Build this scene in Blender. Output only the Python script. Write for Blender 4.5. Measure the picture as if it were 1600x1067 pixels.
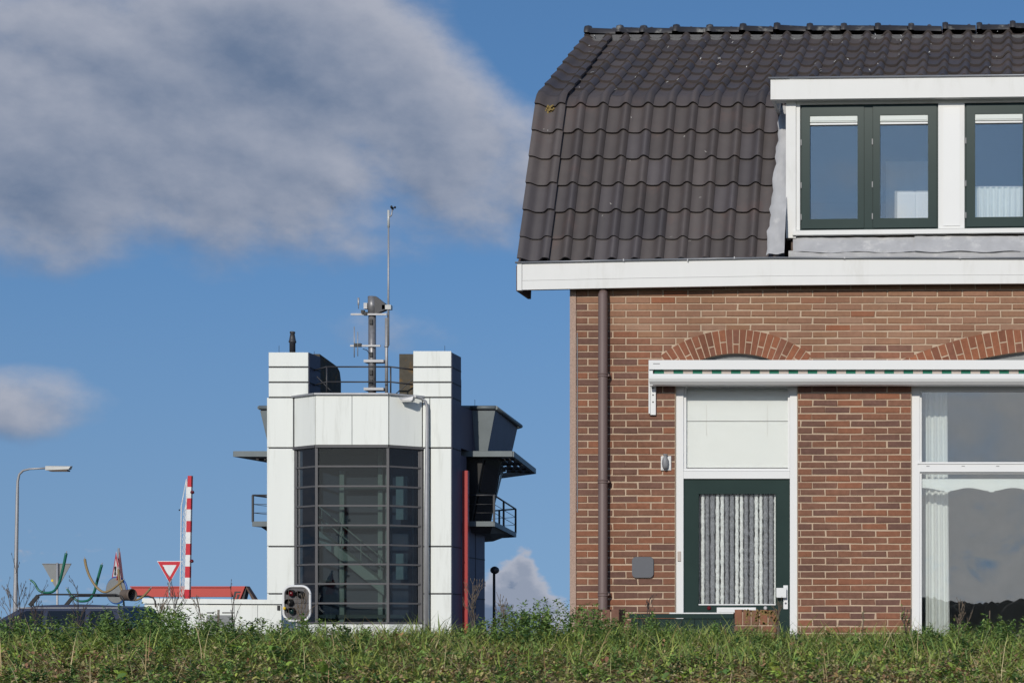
import bpy, math, random
import numpy as np
from mathutils import Vector, Matrix

random.seed(11)
RNG = np.random.default_rng(11)
scene = bpy.context.scene
R = math.radians
for o in list(bpy.data.objects):
    bpy.data.objects.remove(o)

# ------------------------------------------------------------------ camera
EYE = 0.65          # eye height above the house pavement (z = 0)
CAMD = 16.0         # camera stands 16 m in front of the facade (y = 0)
F = 2832.0          # focal length in photo pixels (1600 wide)
cam_d = bpy.data.cameras.new('camera')
cam = bpy.data.objects.new('camera', cam_d)
scene.collection.objects.link(cam)
cam.location = (0, -CAMD, EYE)
cam.rotation_euler = (R(90), 0, 0)
cam_d.sensor_width = 36
cam_d.lens = F / 1600 * 36
cam_d.shift_x = (800 - 1590) / 1600
cam_d.shift_y = (1000 - 533.5) / 1600
cam_d.clip_start = 0.1
cam_d.clip_end = 6000
scene.camera = cam
scene.render.resolution_x = 1024
scene.render.resolution_y = 682

# ------------------------------------------------------------------ sun + exposure
SUN_EL = R(25)
SUN_AZ = R(5)       # degrees to the left of straight behind the camera
sun_d = bpy.data.lights.new('sun', 'SUN')
sun_d.energy = 2.85
sun_d.angle = R(0.53)
sun_d.color = (1.0, 0.94, 0.84)
sun = bpy.data.objects.new('sun', sun_d)
scene.collection.objects.link(sun)
sdir = Vector((-math.sin(SUN_AZ) * math.cos(SUN_EL), -math.cos(SUN_AZ) * math.cos(SUN_EL), math.sin(SUN_EL)))
sun.rotation_euler = sdir.to_track_quat('Z', 'Y').to_euler()
sun.location = sdir * 60
scene.view_settings.view_transform = 'Standard'
scene.view_settings.look = 'None'
scene.view_settings.exposure = 0
scene.view_settings.gamma = 1
scene.view_settings.use_curve_mapping = False

# ------------------------------------------------------------------ sky
world = bpy.data.worlds.new('World')
scene.world = world
world.use_nodes = True
wt = world.node_tree
wt.nodes.clear()
def wn(t, **k):
    n = wt.nodes.new(t)
    for a, v in k.items():
        setattr(n, a, v)
    return n
def wl(a, b):
    wt.links.new(a, b)
def wm(op, a, b=None, c=None, clamp=False):
    n = wn('ShaderNodeMath', operation=op, use_clamp=clamp)
    for i, v in enumerate((a, b, c)):
        if v is None:
            continue
        if isinstance(v, (int, float)):
            n.inputs[i].default_value = v
        else:
            wl(v, n.inputs[i])
    return n.outputs[0]
def wsmooth(v, lo, hi):
    n = wn('ShaderNodeMapRange', interpolation_type='SMOOTHSTEP')
    wl(v, n.inputs[0])
    n.inputs[1].default_value = lo
    n.inputs[2].default_value = hi
    return n.outputs[0]
def wmix(f, a, b):
    n = wn('ShaderNodeMix', data_type='RGBA')
    if isinstance(f, (int, float)):
        n.inputs[0].default_value = f
    else:
        wl(f, n.inputs[0])
    for s, v in ((n.inputs[6], a), (n.inputs[7], b)):
        if isinstance(v, tuple):
            s.default_value = (*v, 1)
        else:
            wl(v, s)
    return n.outputs[2]
sky = wn('ShaderNodeTexSky', sky_type='NISHITA')
sky.sun_disc = False
sky.sun_elevation = SUN_EL
sky.sun_rotation = R(180) + SUN_AZ
sky.altitude = 0
sky.air_density = 1.0
sky.dust_density = 0.2
sky.ozone_density = 2.6
SKY_STRENGTH = 0.092
tc = wn('ShaderNodeTexCoord')
sep = wn('ShaderNodeSeparateXYZ')
wl(tc.outputs['Generated'], sep.inputs[0])
lift = wn('ShaderNodeCombineXYZ')      # clear, dry air: little whitening towards the horizon
wl(sep.outputs[0], lift.inputs[0]); wl(sep.outputs[1], lift.inputs[1])
wl(wm('ADD', wm('MULTIPLY', wm('MAXIMUM', sep.outputs[2], 0.0), 0.72), 0.20), lift.inputs[2])
nrm_ = wn('ShaderNodeVectorMath', operation='NORMALIZE')
wl(lift.outputs[0], nrm_.inputs[0])
wl(nrm_.outputs[0], sky.inputs[0])
az = wm('MULTIPLY', wm('ARCTAN2', sep.outputs[0], sep.outputs[1]), 57.2958)
el = wm('MULTIPLY', wm('ARCSINE', sep.outputs[2]), 57.2958)
BLOBS = [  # azimuth, elevation, half widths in degrees, weight
    (-26.0, 15.2, 9.6, 4.3, 0.92), (-29.5, 11.4, 3.2, 2.0, 0.40), (-16.0, 14.2, 2.8, 2.3, 0.66), (-19.9, 17.9, 3.6, 2.2, 0.58), (-28.6, 6.6, 2.2, 1.1, 0.54),
    (-15.8, 1.55, 0.95, 0.95, 0.85), (-15.15, 1.45, 0.75, 0.85, 0.72), (-14.45, 0.6, 0.8, 0.75, 0.95), (-16.1, 0.6, 1.2, 1.0, 0.8),
    (-15.2, 2.45, 0.28, 0.40, 0.55), (-19.0, 9.0, 3.4, 0.8, 0.38)]
def cloud_density(daz, de, detail):
    a = wm('ADD', az, daz)
    e = wm('ADD', el, de)
    g = None
    for (ca, ce, sa, se, wgt) in BLOBS:
        u = wm('MULTIPLY', wm('SUBTRACT', a, ca), 1 / sa)
        v = wm('MULTIPLY', wm('SUBTRACT', e, ce), 1 / se)
        r2 = wm('ADD', wm('MULTIPLY', u, u), wm('MULTIPLY', v, v))
        r2 = wm('MULTIPLY', r2, r2)
        t = wm('MULTIPLY', wm('POWER', 2.71828, wm('MULTIPLY', r2, -0.8)), wgt)
        g = t if g is None else wm('ADD', g, t)
    comb = wn('ShaderNodeVectorMath', operation='MULTIPLY_ADD')
    wl(tc.outputs['Generated'], comb.inputs[0])
    comb.inputs[1].default_value = (9.2, 9.2, 14.5)
    comb.inputs[2].default_value = (daz * .16 + 2.3, 0.7, de * .25 + 3.7)
    n1 = wn('ShaderNodeTexNoise')
    wl(comb.outputs[0], n1.inputs['Vector'])
    n1.inputs['Scale'].default_value = 2.0
    n1.inputs['Detail'].default_value = detail
    n1.inputs['Roughness'].default_value = 0.56
    n2 = wn('ShaderNodeTexNoise')
    wl(comb.outputs[0], n2.inputs['Vector'])
    n2.inputs['Scale'].default_value = 0.42
    n2.inputs['Detail'].default_value = 2.0
    base = wm('MULTIPLY', wm('SUBTRACT', n2.outputs[0], 0.56), 1.5)
    d = wm('ADD', g, wm('MULTIPLY', wm('SUBTRACT', n1.outputs[0], 0.5), 1.0))
    back = wm('SUBTRACT', wsmooth(wm('ABSOLUTE', a), 32, 60), 1.0)   # scattered cloud resumes past the clear stretch of sky
    n3 = wn('ShaderNodeTexNoise')      # far clouds low down show smaller billows
    wl(comb.outputs[0], n3.inputs['Vector'])
    n3.inputs['Scale'].default_value = 11.0
    n3.inputs['Detail'].default_value = detail * .6
    n3.inputs['Roughness'].default_value = 0.55
    near0 = wm('SUBTRACT', 1.0, wsmooth(e, 2.5, 6))
    d = wm('ADD', d, wm('MULTIPLY', wm('MULTIPLY', wm('SUBTRACT', n3.outputs[0], 0.5), near0), 1.5))
    d = wm('ADD', d, base)
    d = wm('SUBTRACT', d, wm('MULTIPLY', wm('MULTIPLY', wsmooth(e, 12, 16), wm('ADD', back, 1.0)), 0.28))
    d = wm('ADD', d, wm('MULTIPLY', back, 0.22))
    low = wm('SUBTRACT', 1.0, wsmooth(e, 6, 13))      # cloud banks pile up towards the horizon
    d = wm('ADD', d, wm('MULTIPLY', wm('MULTIPLY', low, wm('ADD', back, 1.0)), 0.8))
    return wm('ADD', d, 0.10)
d0 = cloud_density(0, 0, 9)
d1 = cloud_density(0.3, 0.55, 6)
mask = wsmooth(d0, 0.08, 0.62)
lit = wm('ADD', wm('MULTIPLY', wm('SUBTRACT', d0, d1), 1.6), 0.60, clamp=True)
thick = wsmooth(d0, 0.5, 1.2)
lit = wm('SUBTRACT', lit, wm('MULTIPLY', thick, 0.5), clamp=True)
ccol = wmix(lit, (0.145, 0.195, 0.295), (0.42, 0.44, 0.51))
skyc = wn('ShaderNodeVectorMath', operation='MULTIPLY')
wl(sky.outputs[0], skyc.inputs[0])
skyc.inputs[1].default_value = (SKY_STRENGTH * 0.68, SKY_STRENGTH * 0.93, SKY_STRENGTH * 1.10)
hz = wm('MULTIPLY', wm('SUBTRACT', 1.0, wsmooth(el, 0, 14)), 0.40)      # thin grey haze low in the sky
# clouds standing towards the sun glow with forward-scattered light
sdot = wn('ShaderNodeVectorMath', operation='DOT_PRODUCT')
wl(tc.outputs['Generated'], sdot.inputs[0])
sdot.inputs[1].default_value = sdir
glow = wm('MULTIPLY', wsmooth(sdot.outputs['Value'], 0.3, 1.0), 0.7)
ccol = wmix(glow, ccol, (0.95, 0.93, 0.87))
clear = wmix(hz, skyc.outputs[0], (0.25, 0.31, 0.37))
fin = wmix(wm('MULTIPLY', mask, 0.93), clear, ccol)
bg = wn('ShaderNodeBackground')
bg.inputs[1].default_value = 1.0
wl(fin, bg.inputs[0])
world.cycles.sampling_method = 'MANUAL'
world.cycles.sample_map_resolution = 256
wo = wn('ShaderNodeOutputWorld')
wl(bg.outputs[0], wo.inputs[0])

# ------------------------------------------------------------------ helpers
def X_(px, y):
    return (px - 1590) * (y + CAMD) / F
def Z_(py, y):
    return EYE + (1000 - py) * (y + CAMD) / F
def W(px, py, y):
    return Vector((X_(px, y), y, Z_(py, y)))

class MB:
    """collects faces for one mesh object"""
    def __init__(s):
        s.v = []; s.f = []; s.m = []; s.r = []; s.sm = []
        s.rnd = 0.0; s.mi = 0; s.smooth = False
    def face(s, idx):
        s.f.append(tuple(idx)); s.m.append(s.mi); s.r.append(s.rnd); s.sm.append(s.smooth)
    def pts(s, P):
        b = len(s.v)
        s.v.extend([tuple(p) for p in P])
        return b
    def hexa(s, P):
        """8 points: 4 front (ccw seen from -y) then 4 back"""
        b = s.pts(P)
        for q in ((0, 1, 2, 3), (7, 6, 5, 4), (0, 4, 5, 1), (1, 5, 6, 2), (2, 6, 7, 3), (3, 7, 4, 0)):
            s.face([b + i for i in q])
        return s
    def box(s, x0, x1, y0, y1, z0, z1):
        return s.hexa([(x0, y0, z0), (x1, y0, z0), (x1, y0, z1), (x0, y0, z1),
                       (x0, y1, z0), (x1, y1, z0), (x1, y1, z1), (x0, y1, z1)])
    def pbox(s, px0, py0, px1, py1, y, th):
        """box whose front face covers a measured rectangle on the plane y"""
        return s.box(X_(px0, y), X_(px1, y), y, y + th, Z_(py1, y), Z_(py0, y))
    def bevbox(s, x0, x1, y0, y1, z0, z1, b):
        """box with its front edges chamfered"""
        i = s.pts([(x0 + b, y0, z0 + b), (x1 - b, y0, z0 + b), (x1 - b, y0, z1 - b), (x0 + b, y0, z1 - b),
                   (x0, y0 + b, z0), (x1, y0 + b, z0), (x1, y0 + b, z1), (x0, y0 + b, z1),
                   (x0, y1, z0), (x1, y1, z0), (x1, y1, z1), (x0, y1, z1)])
        for q in ((0, 1, 2, 3), (0, 4, 5, 1), (1, 5, 6, 2), (2, 6, 7, 3), (3, 7, 4, 0),
                  (4, 8, 9, 5), (5, 9, 10, 6), (6, 10, 11, 7), (7, 11, 8, 4)):
            s.face([i + k for k in q])
        return s
    def prism(s, poly, a, b):
        """poly: list of 3d points, extruded by vector from +a to +b"""
        n = len(poly)
        a = Vector(a); b = Vector(b)
        i = s.pts([Vector(p) + a for p in poly] + [Vector(p) + b for p in poly])
        s.face([i + k for k in range(n)])
        s.face([i + n + k for k in range(n)][::-1])
        for k in range(n):
            k2 = (k + 1) % n
            s.face([i + k, i + n + k, i + n + k2, i + k2])
        return s
    def tube(s, path, r, n=8, cap=True):
        path = [Vector(p) for p in path]
        if not isinstance(r, (list, tuple)):
            r = [r] * len(path)
        rings = []
        up = Vector((0, 0, 1))
        prev = None
        for k, p in enumerate(path):
            t = (path[min(k + 1, len(path) - 1)] - path[max(k - 1, 0)]).normalized()
            if prev is None:
                ref = up if abs(t.z) < 0.9 else Vector((1, 0, 0))
                a = t.cross(ref).normalized()
            else:
                a = (prev - t * prev.dot(t)).normalized()
            prev = a
            c = t.cross(a)
            rings.append(s.pts([p + a * (r[k] * math.cos(q * 2 * math.pi / n)) + c * (r[k] * math.sin(q * 2 * math.pi / n)) for q in range(n)]))
        o = s.smooth
        s.smooth = n > 5
        for k in range(len(rings) - 1):
            for q in range(n):
                q2 = (q + 1) % n
                s.face([rings[k] + q, rings[k] + q2, rings[k + 1] + q2, rings[k + 1] + q])
        s.smooth = o
        if cap:
            s.face([rings[0] + q for q in range(n)][::-1])
            s.face([rings[-1] + q for q in range(n)])
        return s
    def bar(s, p, q, w, h=None):
        """square bar between two points"""
        h = h or w
        p = Vector(p); q = Vector(q)
        t = (q - p).normalized()
        ref = Vector((0, 0, 1)) if abs(t.z) < 0.9 else Vector((0, 1, 0))
        a = t.cross(ref).normalized() * (w / 2)
        c = t.cross(a).normalized() * (h / 2)
        return s.hexa([p - a - c, p + a - c, p + a + c, p - a + c, q - a - c, q + a - c, q + a + c, q - a + c])
    def lathe(s, c, prof, n=16, axis='z'):
        """prof: list of (radius, height)"""
        c = Vector(c)
        rings = []
        for (r, h) in prof:
            P = []
            for q in range(n):
                t = q * 2 * math.pi / n
                u, v = r * math.cos(t), r * math.sin(t)
                P.append(c + (Vector((u, v, h)) if axis == 'z' else Vector((u, h, v)) if axis == 'y' else Vector((h, u, v))))
            rings.append(s.pts(P))
        o = s.smooth; s.smooth = True
        for k in range(len(rings) - 1):
            for q in range(n):
                q2 = (q + 1) % n
                s.face([rings[k] + q, rings[k] + q2, rings[k + 1] + q2, rings[k + 1] + q])
        s.smooth = o
        s.face([rings[0] + q for q in range(n)][::-1])
        s.face([rings[-1] + q for q in range(n)])
        return s
    def mesh(s, name, mats):
        me = bpy.data.meshes.new(name)
        me.from_pydata(s.v, [], s.f)
        for m in (mats if isinstance(mats, (list, tuple)) else [mats]):
            me.materials.append(m)
        me.polygons.foreach_set('material_index', s.m)
        me.polygons.foreach_set('use_smooth', s.sm)
        if any(s.r):
            at = me.attributes.new('rnd', 'FLOAT', 'FACE')
            at.data.foreach_set('value', s.r)
        me.update()
        return me
    def build(s, name, mats, parent=None, **tags):
        o = bpy.data.objects.new(name, s.mesh(name, mats))
        scene.collection.objects.link(o)
        if parent is not None:
            o.parent = parent
        for k, v in tags.items():
            o[k] = v
        return o

def link_mesh(name, me, parent, loc=(0, 0, 0), rot=(0, 0, 0)):
    o = bpy.data.objects.new(name, me)
    scene.collection.objects.link(o)
    o.parent = parent
    o.location = loc
    o.rotation_euler = rot
    return o
def thing(name, label, category, group=None):
    o = bpy.data.objects.new(name, None)
    o.empty_display_size = 0.2
    scene.collection.objects.link(o)
    o['label'] = label
    o['category'] = category
    if group:
        o['group'] = group
    return o
def recalc(o):
    import bmesh
    bm = bmesh.new(); bm.from_mesh(o.data)
    bmesh.ops.recalc_face_normals(bm, faces=bm.faces)
    bm.to_mesh(o.data); bm.free()
    return o

# ------------------------------------------------------------------ materials
def mat(name, col, rough=0.6, metal=0.0, var=0.12, scale=6.0, bump=0.0, bscale=80.0, orand=0.0, spec=0.5,
        dirt=None, dirt_amt=0.0, dirt_scale=3.0, stretch=None):
    m = bpy.data.materials.new(name)
    m.use_nodes = True
    t = m.node_tree
    b = t.nodes['Principled BSDF']
    L = t.links.new
    geo = t.nodes.new('ShaderNodeNewGeometry')
    pos = geo.outputs['Position']
    if stretch:
        vm = t.nodes.new('ShaderNodeVectorMath'); vm.operation = 'MULTIPLY'
        L(pos, vm.inputs[0]); vm.inputs[1].default_value = stretch
        pos = vm.outputs[0]
    def noise(sc, det=5, rgh=0.6):
        n = t.nodes.new('ShaderNodeTexNoise')
        L(pos, n.inputs['Vector'])
        n.inputs['Scale'].default_value = sc
        n.inputs['Detail'].default_value = det
        n.inputs['Roughness'].default_value = rgh
        return n.outputs[0]
    def math_(op, a, bb):
        n = t.nodes.new('ShaderNodeMath'); n.operation = op
        for i, v in enumerate((a, bb)):
            if isinstance(v, (int, float)):
                n.inputs[i].default_value = v
            else:
                L(v, n.inputs[i])
        return n.outputs[0]
    fac = math_('ADD', math_('MULTIPLY', math_('SUBTRACT', noise(scale), 0.5), 2.6 * var), 1.0)
    if orand:
        oi = t.nodes.new('ShaderNodeObjectInfo')
        at = t.nodes.new('ShaderNodeAttribute'); at.attribute_name = 'rnd'
        rr = math_('FRACT', math_('ADD', oi.outputs['Random'], at.outputs['Fac']), 0)
        fac = math_('MULTIPLY', fac, math_('ADD', math_('MULTIPLY', math_('SUBTRACT', rr, 0.5), 2 * orand), 1.0))
    v = t.nodes.new('ShaderNodeVectorMath'); v.operation = 'SCALE'
    v.inputs[0].default_value = col
    L(fac, v.inputs['Scale'])
    out = v.outputs[0]
    if dirt:
        mr = t.nodes.new('ShaderNodeMapRange'); mr.interpolation_type = 'SMOOTHSTEP'
        L(noise(dirt_scale, 7, 0.65), mr.inputs[0])
        mr.inputs[1].default_value = 0.52; mr.inputs[2].default_value = 0.72
        mr.inputs[4].default_value = dirt_amt
        mx = t.nodes.new('ShaderNodeMix'); mx.data_type = 'RGBA'
        L(mr.outputs[0], mx.inputs[0]); L(out, mx.inputs[6]); mx.inputs[7].default_value = (*dirt, 1)
        out = mx.outputs[2]
    L(out, b.inputs['Base Color'])
    b.inputs['Roughness'].default_value = rough
    b.inputs['Metallic'].default_value = metal
    b.inputs['Specular IOR Level'].default_value = spec
    if bump:
        bp = t.nodes.new('ShaderNodeBump')
        bp.inputs['Strength'].default_value = bump
        bp.inputs['Distance'].default_value = 0.004
        L(noise(bscale, 4), bp.inputs['Height'])
        L(bp.outputs[0], b.inputs['Normal'])
    return m

def brick_mat(name, stops, var=0.2):
    m = mat(name, (1, 1, 1), rough=0.88, var=var * 1.4, scale=24, bump=0.5, bscale=130, spec=0.25)
    t = m.node_tree; L = t.links.new
    oi = t.nodes.new('ShaderNodeObjectInfo')
    at = t.nodes.new('ShaderNodeAttribute'); at.attribute_name = 'rnd'
    ad = t.nodes.new('ShaderNodeMath'); ad.operation = 'ADD'
    L(oi.outputs['Random'], ad.inputs[0]); L(at.outputs['Fac'], ad.inputs[1])
    fr = t.nodes.new('ShaderNodeMath'); fr.operation = 'FRACT'
    L(ad.outputs[0], fr.inputs[0])
    cr = t.nodes.new('ShaderNodeValToRGB')
    e = cr.color_ramp.elements
    while len(e) < len(stops):
        e.new(0.5)
    for k, (p, c) in enumerate(stops):
        e[k].position = p; e[k].color = (*c, 1)
    L(fr.outputs[0], cr.inputs[0])
    sc = [n for n in t.nodes if n.type == 'VECT_MATH' and n.operation == 'SCALE'][0]
    L(cr.outputs[0], sc.inputs[0])
    # soft sooty weathering that wanders over the wall
    geo = t.nodes.new('ShaderNodeNewGeometry')
    nz = t.nodes.new('ShaderNodeTexNoise'); nz.inputs['Scale'].default_value = 1.3; nz.inputs['Detail'].default_value = 4
    L(geo.outputs['Position'], nz.inputs['Vector'])
    mr = t.nodes.new('ShaderNodeMapRange'); L(nz.outputs[0], mr.inputs[0])
    mr.inputs[1].default_value = 0.3; mr.inputs[2].default_value = 0.7; mr.inputs[3].default_value = 0.78; mr.inputs[4].default_value = 1.12
    s2_ = t.nodes.new('ShaderNodeVectorMath'); s2_.operation = 'SCALE'
    L(sc.outputs[0], s2_.inputs[0]); L(mr.outputs[0], s2_.inputs['Scale'])
    L(s2_.outputs[0], t.nodes['Principled BSDF'].inputs['Base Color'])
    return m

def glass_mat(name, refl=0.2, tint=(0.9, 0.95, 0.95), rough=0.0):
    m = bpy.data.materials.new(name); m.use_nodes = True
    t = m.node_tree; t.nodes.clear(); L = t.links.new
    tr = t.nodes.new('ShaderNodeBsdfTransparent'); tr.inputs[0].default_value = (*tint, 1)
    gl = t.nodes.new('ShaderNodeBsdfGlossy'); gl.inputs['Roughness'].default_value = rough
    gl.inputs[0].default_value = (0.95, 0.97, 1, 1)
    fr = t.nodes.new('ShaderNodeFresnel'); fr.inputs[0].default_value = 1.5
    ad = t.nodes.new('ShaderNodeMath'); ad.operation = 'ADD'; ad.use_clamp = True
    L(fr.outputs[0], ad.inputs[0]); ad.inputs[1].default_value = refl
    geo = t.nodes.new('ShaderNodeNewGeometry')
    n = t.nodes.new('ShaderNodeTexNoise'); n.inputs['Scale'].default_value = 1.1; n.inputs['Detail'].default_value = 1
    L(geo.outputs['Position'], n.inputs['Vector'])
    bp = t.nodes.new('ShaderNodeBump'); bp.inputs['Strength'].default_value = 0.25; bp.inputs['Distance'].default_value = 0.01
    L(n.outputs[0], bp.inputs['Height']); L(bp.outputs[0], gl.inputs['Normal'])
    mx = t.nodes.new('ShaderNodeMixShader')
    L(ad.outputs[0], mx.inputs[0]); L(tr.outputs[0], mx.inputs[1]); L(gl.outputs[0], mx.inputs[2])
    o = t.nodes.new('ShaderNodeOutputMaterial'); L(mx.outputs[0], o.inputs[0])
    return m

def leaf_mat(name, rough=0.55, trans=0.3):
    m = bpy.data.materials.new(name); m.use_nodes = True
    t = m.node_tree; t.nodes.clear(); L = t.links.new
    at = t.nodes.new('ShaderNodeAttribute'); at.attribute_name = 'Col'
    b = t.nodes.new('ShaderNodeBsdfPrincipled'); b.inputs['Roughness'].default_value = rough
    b.inputs['Specular IOR Level'].default_value = 0.35
    tl = t.nodes.new('ShaderNodeBsdfTranslucent')
    L(at.outputs['Color'], b.inputs['Base Color']); L(at.outputs['Color'], tl.inputs[0])
    mx = t.nodes.new('ShaderNodeMixShader'); mx.inputs[0].default_value = trans
    L(b.outputs[0], mx.inputs[1]); L(tl.outputs[0], mx.inputs[2])
    o = t.nodes.new('ShaderNodeOutputMaterial'); L(mx.outputs[0], o.inputs[0])
    return m

M = {}
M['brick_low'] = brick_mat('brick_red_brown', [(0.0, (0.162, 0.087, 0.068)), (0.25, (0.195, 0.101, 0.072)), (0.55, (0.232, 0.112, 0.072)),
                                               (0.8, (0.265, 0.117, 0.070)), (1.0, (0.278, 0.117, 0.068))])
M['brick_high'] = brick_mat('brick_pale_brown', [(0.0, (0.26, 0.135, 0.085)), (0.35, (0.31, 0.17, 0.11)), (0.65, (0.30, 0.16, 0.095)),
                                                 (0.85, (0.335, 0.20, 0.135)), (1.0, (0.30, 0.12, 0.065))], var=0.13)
M['brick_arch'] = brick_mat('brick_arch_red', [(0.0, (0.20, 0.085, 0.052)), (0.4, (0.27, 0.105, 0.06)), (0.75, (0.32, 0.125, 0.066)), (1.0, (0.23, 0.10, 0.066))])
M['mortar'] = mat('mortar', (0.52, 0.395, 0.285), rough=0.95, var=0.16, scale=14, bump=0.5, bscale=160, dirt=(0.22, 0.15, 0.11), dirt_amt=0.4, dirt_scale=2.3)
M['render'] = mat('pebble_render', (0.42, 0.30, 0.24), rough=0.95, var=0.35, scale=90, bump=1.0, bscale=150)
M['tile'] = mat('roof_tile', (0.084, 0.070, 0.067), rough=0.56, var=0.16, scale=9, bump=0.25, bscale=120, orand=0.2, spec=0.5,
                dirt=(0.115, 0.078, 0.070), dirt_amt=0.6, dirt_scale=5)
M['tile_blue'] = mat('roof_tile_engobed', (0.077, 0.066, 0.068), rough=0.52, var=0.15, scale=9, orand=0.2, spec=0.55)
M['ridge'] = mat('ridge_tile', (0.042, 0.040, 0.043), rough=0.45, var=0.2, scale=8, orand=0.15, dirt=(0.4, 0.4, 0.37), dirt_amt=0.55, dirt_scale=9)
M['droppings'] = mat('bird_droppings', (0.55, 0.54, 0.5), rough=0.9, var=0.2)
M['lichen'] = mat('lichen_moss', (0.24, 0.17, 0.06), rough=0.95, var=0.5, scale=60, bump=1)
M['white'] = mat('white_paint', (0.76, 0.76, 0.745), rough=0.5, spec=0.25, var=0.025, scale=3, dirt=(0.56, 0.55, 0.50), dirt_amt=0.35, dirt_scale=1.6, stretch=(3.0, 3.0, 0.8))
M['upvc'] = mat('white_upvc', (0.76, 0.765, 0.76), rough=0.4, spec=0.25, var=0.015, scale=3)
M['green'] = mat('dark_green_paint', (0.024, 0.044, 0.040), rough=0.2, var=0.12, scale=5, spec=0.15)
M['zinc'] = mat('zinc', (0.30, 0.31, 0.33), rough=0.5, metal=0.5, var=0.15, scale=4)
M['lead'] = mat('lead_sheet', (0.42, 0.42, 0.43), rough=0.7, var=0.2, scale=7, bump=0.6, bscale=22, dirt=(0.66, 0.65, 0.63), dirt_amt=0.6, dirt_scale=6)
M['pipe'] = mat('brown_pvc', (0.165, 0.115, 0.105), rough=0.55, var=0.1, scale=3)
M['brownwood'] = mat('brown_board', (0.10, 0.065, 0.05), rough=0.7, var=0.2)
M['dark'] = mat('dark_gap', (0.012, 0.012, 0.014), rough=0.9)
M['plaster'] = mat('room_plaster', (0.42, 0.42, 0.40), rough=0.9)
M['floor'] = mat('room_floor', (0.16, 0.12, 0.09), rough=0.7)
M['glass'] = glass_mat('window_glass', 0.115, (0.97, 0.98, 0.98))
M['glass_door'] = glass_mat('door_glass', -0.02, (0.97, 0.98, 0.98))
M['curtain'] = mat('curtain_cloth', (0.74, 0.78, 0.75), rough=0.9, var=0.04)
M['awn_green'] = mat('awning_green', (0.02, 0.155, 0.10), rough=0.9)
M['awn_beige'] = mat('awning_beige', (0.50, 0.43, 0.38), rough=0.9)
M['blind'] = mat('blind_cloth', (0.71, 0.71, 0.69), rough=0.9, var=0.02)
M['chen_white'] = mat('chenille_white', (0.68, 0.69, 0.68), rough=1, var=0.4, scale=60, bump=1, bscale=200)
M['chen_grey'] = mat('chenille_grey', (0.23, 0.235, 0.255), rough=1, var=0.75, scale=75, bump=1, bscale=200)
M['slate'] = mat('slate_plate', (0.105, 0.11, 0.125), rough=0.6, var=0.03)
M['greyfit'] = mat('grey_fitting', (0.23, 0.23, 0.24), rough=0.5, var=0.2, scale=40)
M['steel'] = mat('galvanised_steel', (0.40, 0.40, 0.41), rough=0.5, metal=0.4, var=0.15)
M['mastm'] = mat('weathered_mast', (0.24, 0.235, 0.24), rough=0.45, metal=0.4, var=0.4, scale=9)
M['darkmetal'] = mat('dark_metal', (0.045, 0.045, 0.05), rough=0.5, var=0.1)
M['navy'] = mat('anthracite_panel', (0.115, 0.11, 0.15), rough=0.6, var=0.1, scale=1, spec=0.3)
M['panel'] = mat('white_enamel_panel', (0.79, 0.81, 0.77), rough=0.45, spec=0.25, var=0.03, scale=1, dirt=(0.55, 0.56, 0.51), dirt_amt=0.42, dirt_scale=1.3, stretch=(3.0, 3.0, 0.28))
M['gasket'] = mat('black_gasket', (0.02, 0.02, 0.022), rough=0.7)
M['concrete'] = mat('lichen_concrete', (0.085, 0.075, 0.058), rough=0.95, var=0.35, scale=4, bump=0.6, bscale=20, dirt=(0.22, 0.12, 0.03), dirt_amt=0.7, dirt_scale=3)
M['mull'] = mat('grey_mullion', (0.085, 0.083, 0.088), rough=0.5)
M['tglass'] = glass_mat('tinted_glass', 0.0, (0.60, 0.66, 0.65))
M['tglass_side'] = glass_mat('tinted_blue_glass', 0.0, (0.5, 0.6, 0.66))
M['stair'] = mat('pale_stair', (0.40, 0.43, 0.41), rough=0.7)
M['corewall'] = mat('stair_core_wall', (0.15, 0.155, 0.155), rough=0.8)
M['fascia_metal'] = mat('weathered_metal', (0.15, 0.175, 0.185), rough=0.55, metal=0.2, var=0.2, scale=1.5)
M['red'] = mat('red_paint', (0.40, 0.03, 0.028), rough=0.45, var=0.06)
M['bridge_red'] = mat('bridge_red', (0.52, 0.075, 0.06), rough=0.6, var=0.1, scale=1)
M['signred'] = mat('sign_red', (0.55, 0.02, 0.035), rough=0.4)
M['signwhite'] = mat('sign_white', (0.75, 0.75, 0.74), rough=0.4)
M['signback'] = mat('sign_back', (0.22, 0.23, 0.23), rough=0.6)
M['signblue'] = mat('sign_blue', (0.03, 0.12, 0.40), rough=0.4)
M['yellow'] = mat('yellow', (0.75, 0.50, 0.02), rough=0.5)
M['black'] = mat('black', (0.015, 0.015, 0.015), rough=0.5)
M['carblue'] = mat('dark_blue_car_paint', (0.024, 0.032, 0.065), rough=0.3, var=0.05, spec=0.3)
M['carglass'] = mat('car_glass', (0.01, 0.012, 0.016), rough=0.08)
M['tyre'] = mat('tyre', (0.02, 0.02, 0.02), rough=0.9)
M['hose_green'] = mat('green_tube', (0.01, 0.13, 0.085), rough=0.35)
M['hose_brown'] = mat('brown_tube', (0.27, 0.19, 0.085), rough=0.5)
M['duct'] = mat('old_duct', (0.13, 0.10, 0.08), rough=0.7, var=0.3)
M['lamp_red'] = mat('red_lens', (0.12, 0.008, 0.014), rough=0.12)
M['lamp_green'] = mat('green_lens', (0.008, 0.03, 0.028), rough=0.12)
M['lampglass'] = mat('lamp_diffuser', (0.55, 0.55, 0.52), rough=0.3)
M['soil'] = mat('soil', (0.10, 0.085, 0.05), rough=1, var=0.4, scale=8, dirt=(0.06, 0.075, 0.025), dirt_amt=0.8, dirt_scale=5)
M['turf'] = mat('far_turf', (0.05, 0.075, 0.025), rough=1, var=0.3, scale=0.6)
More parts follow.
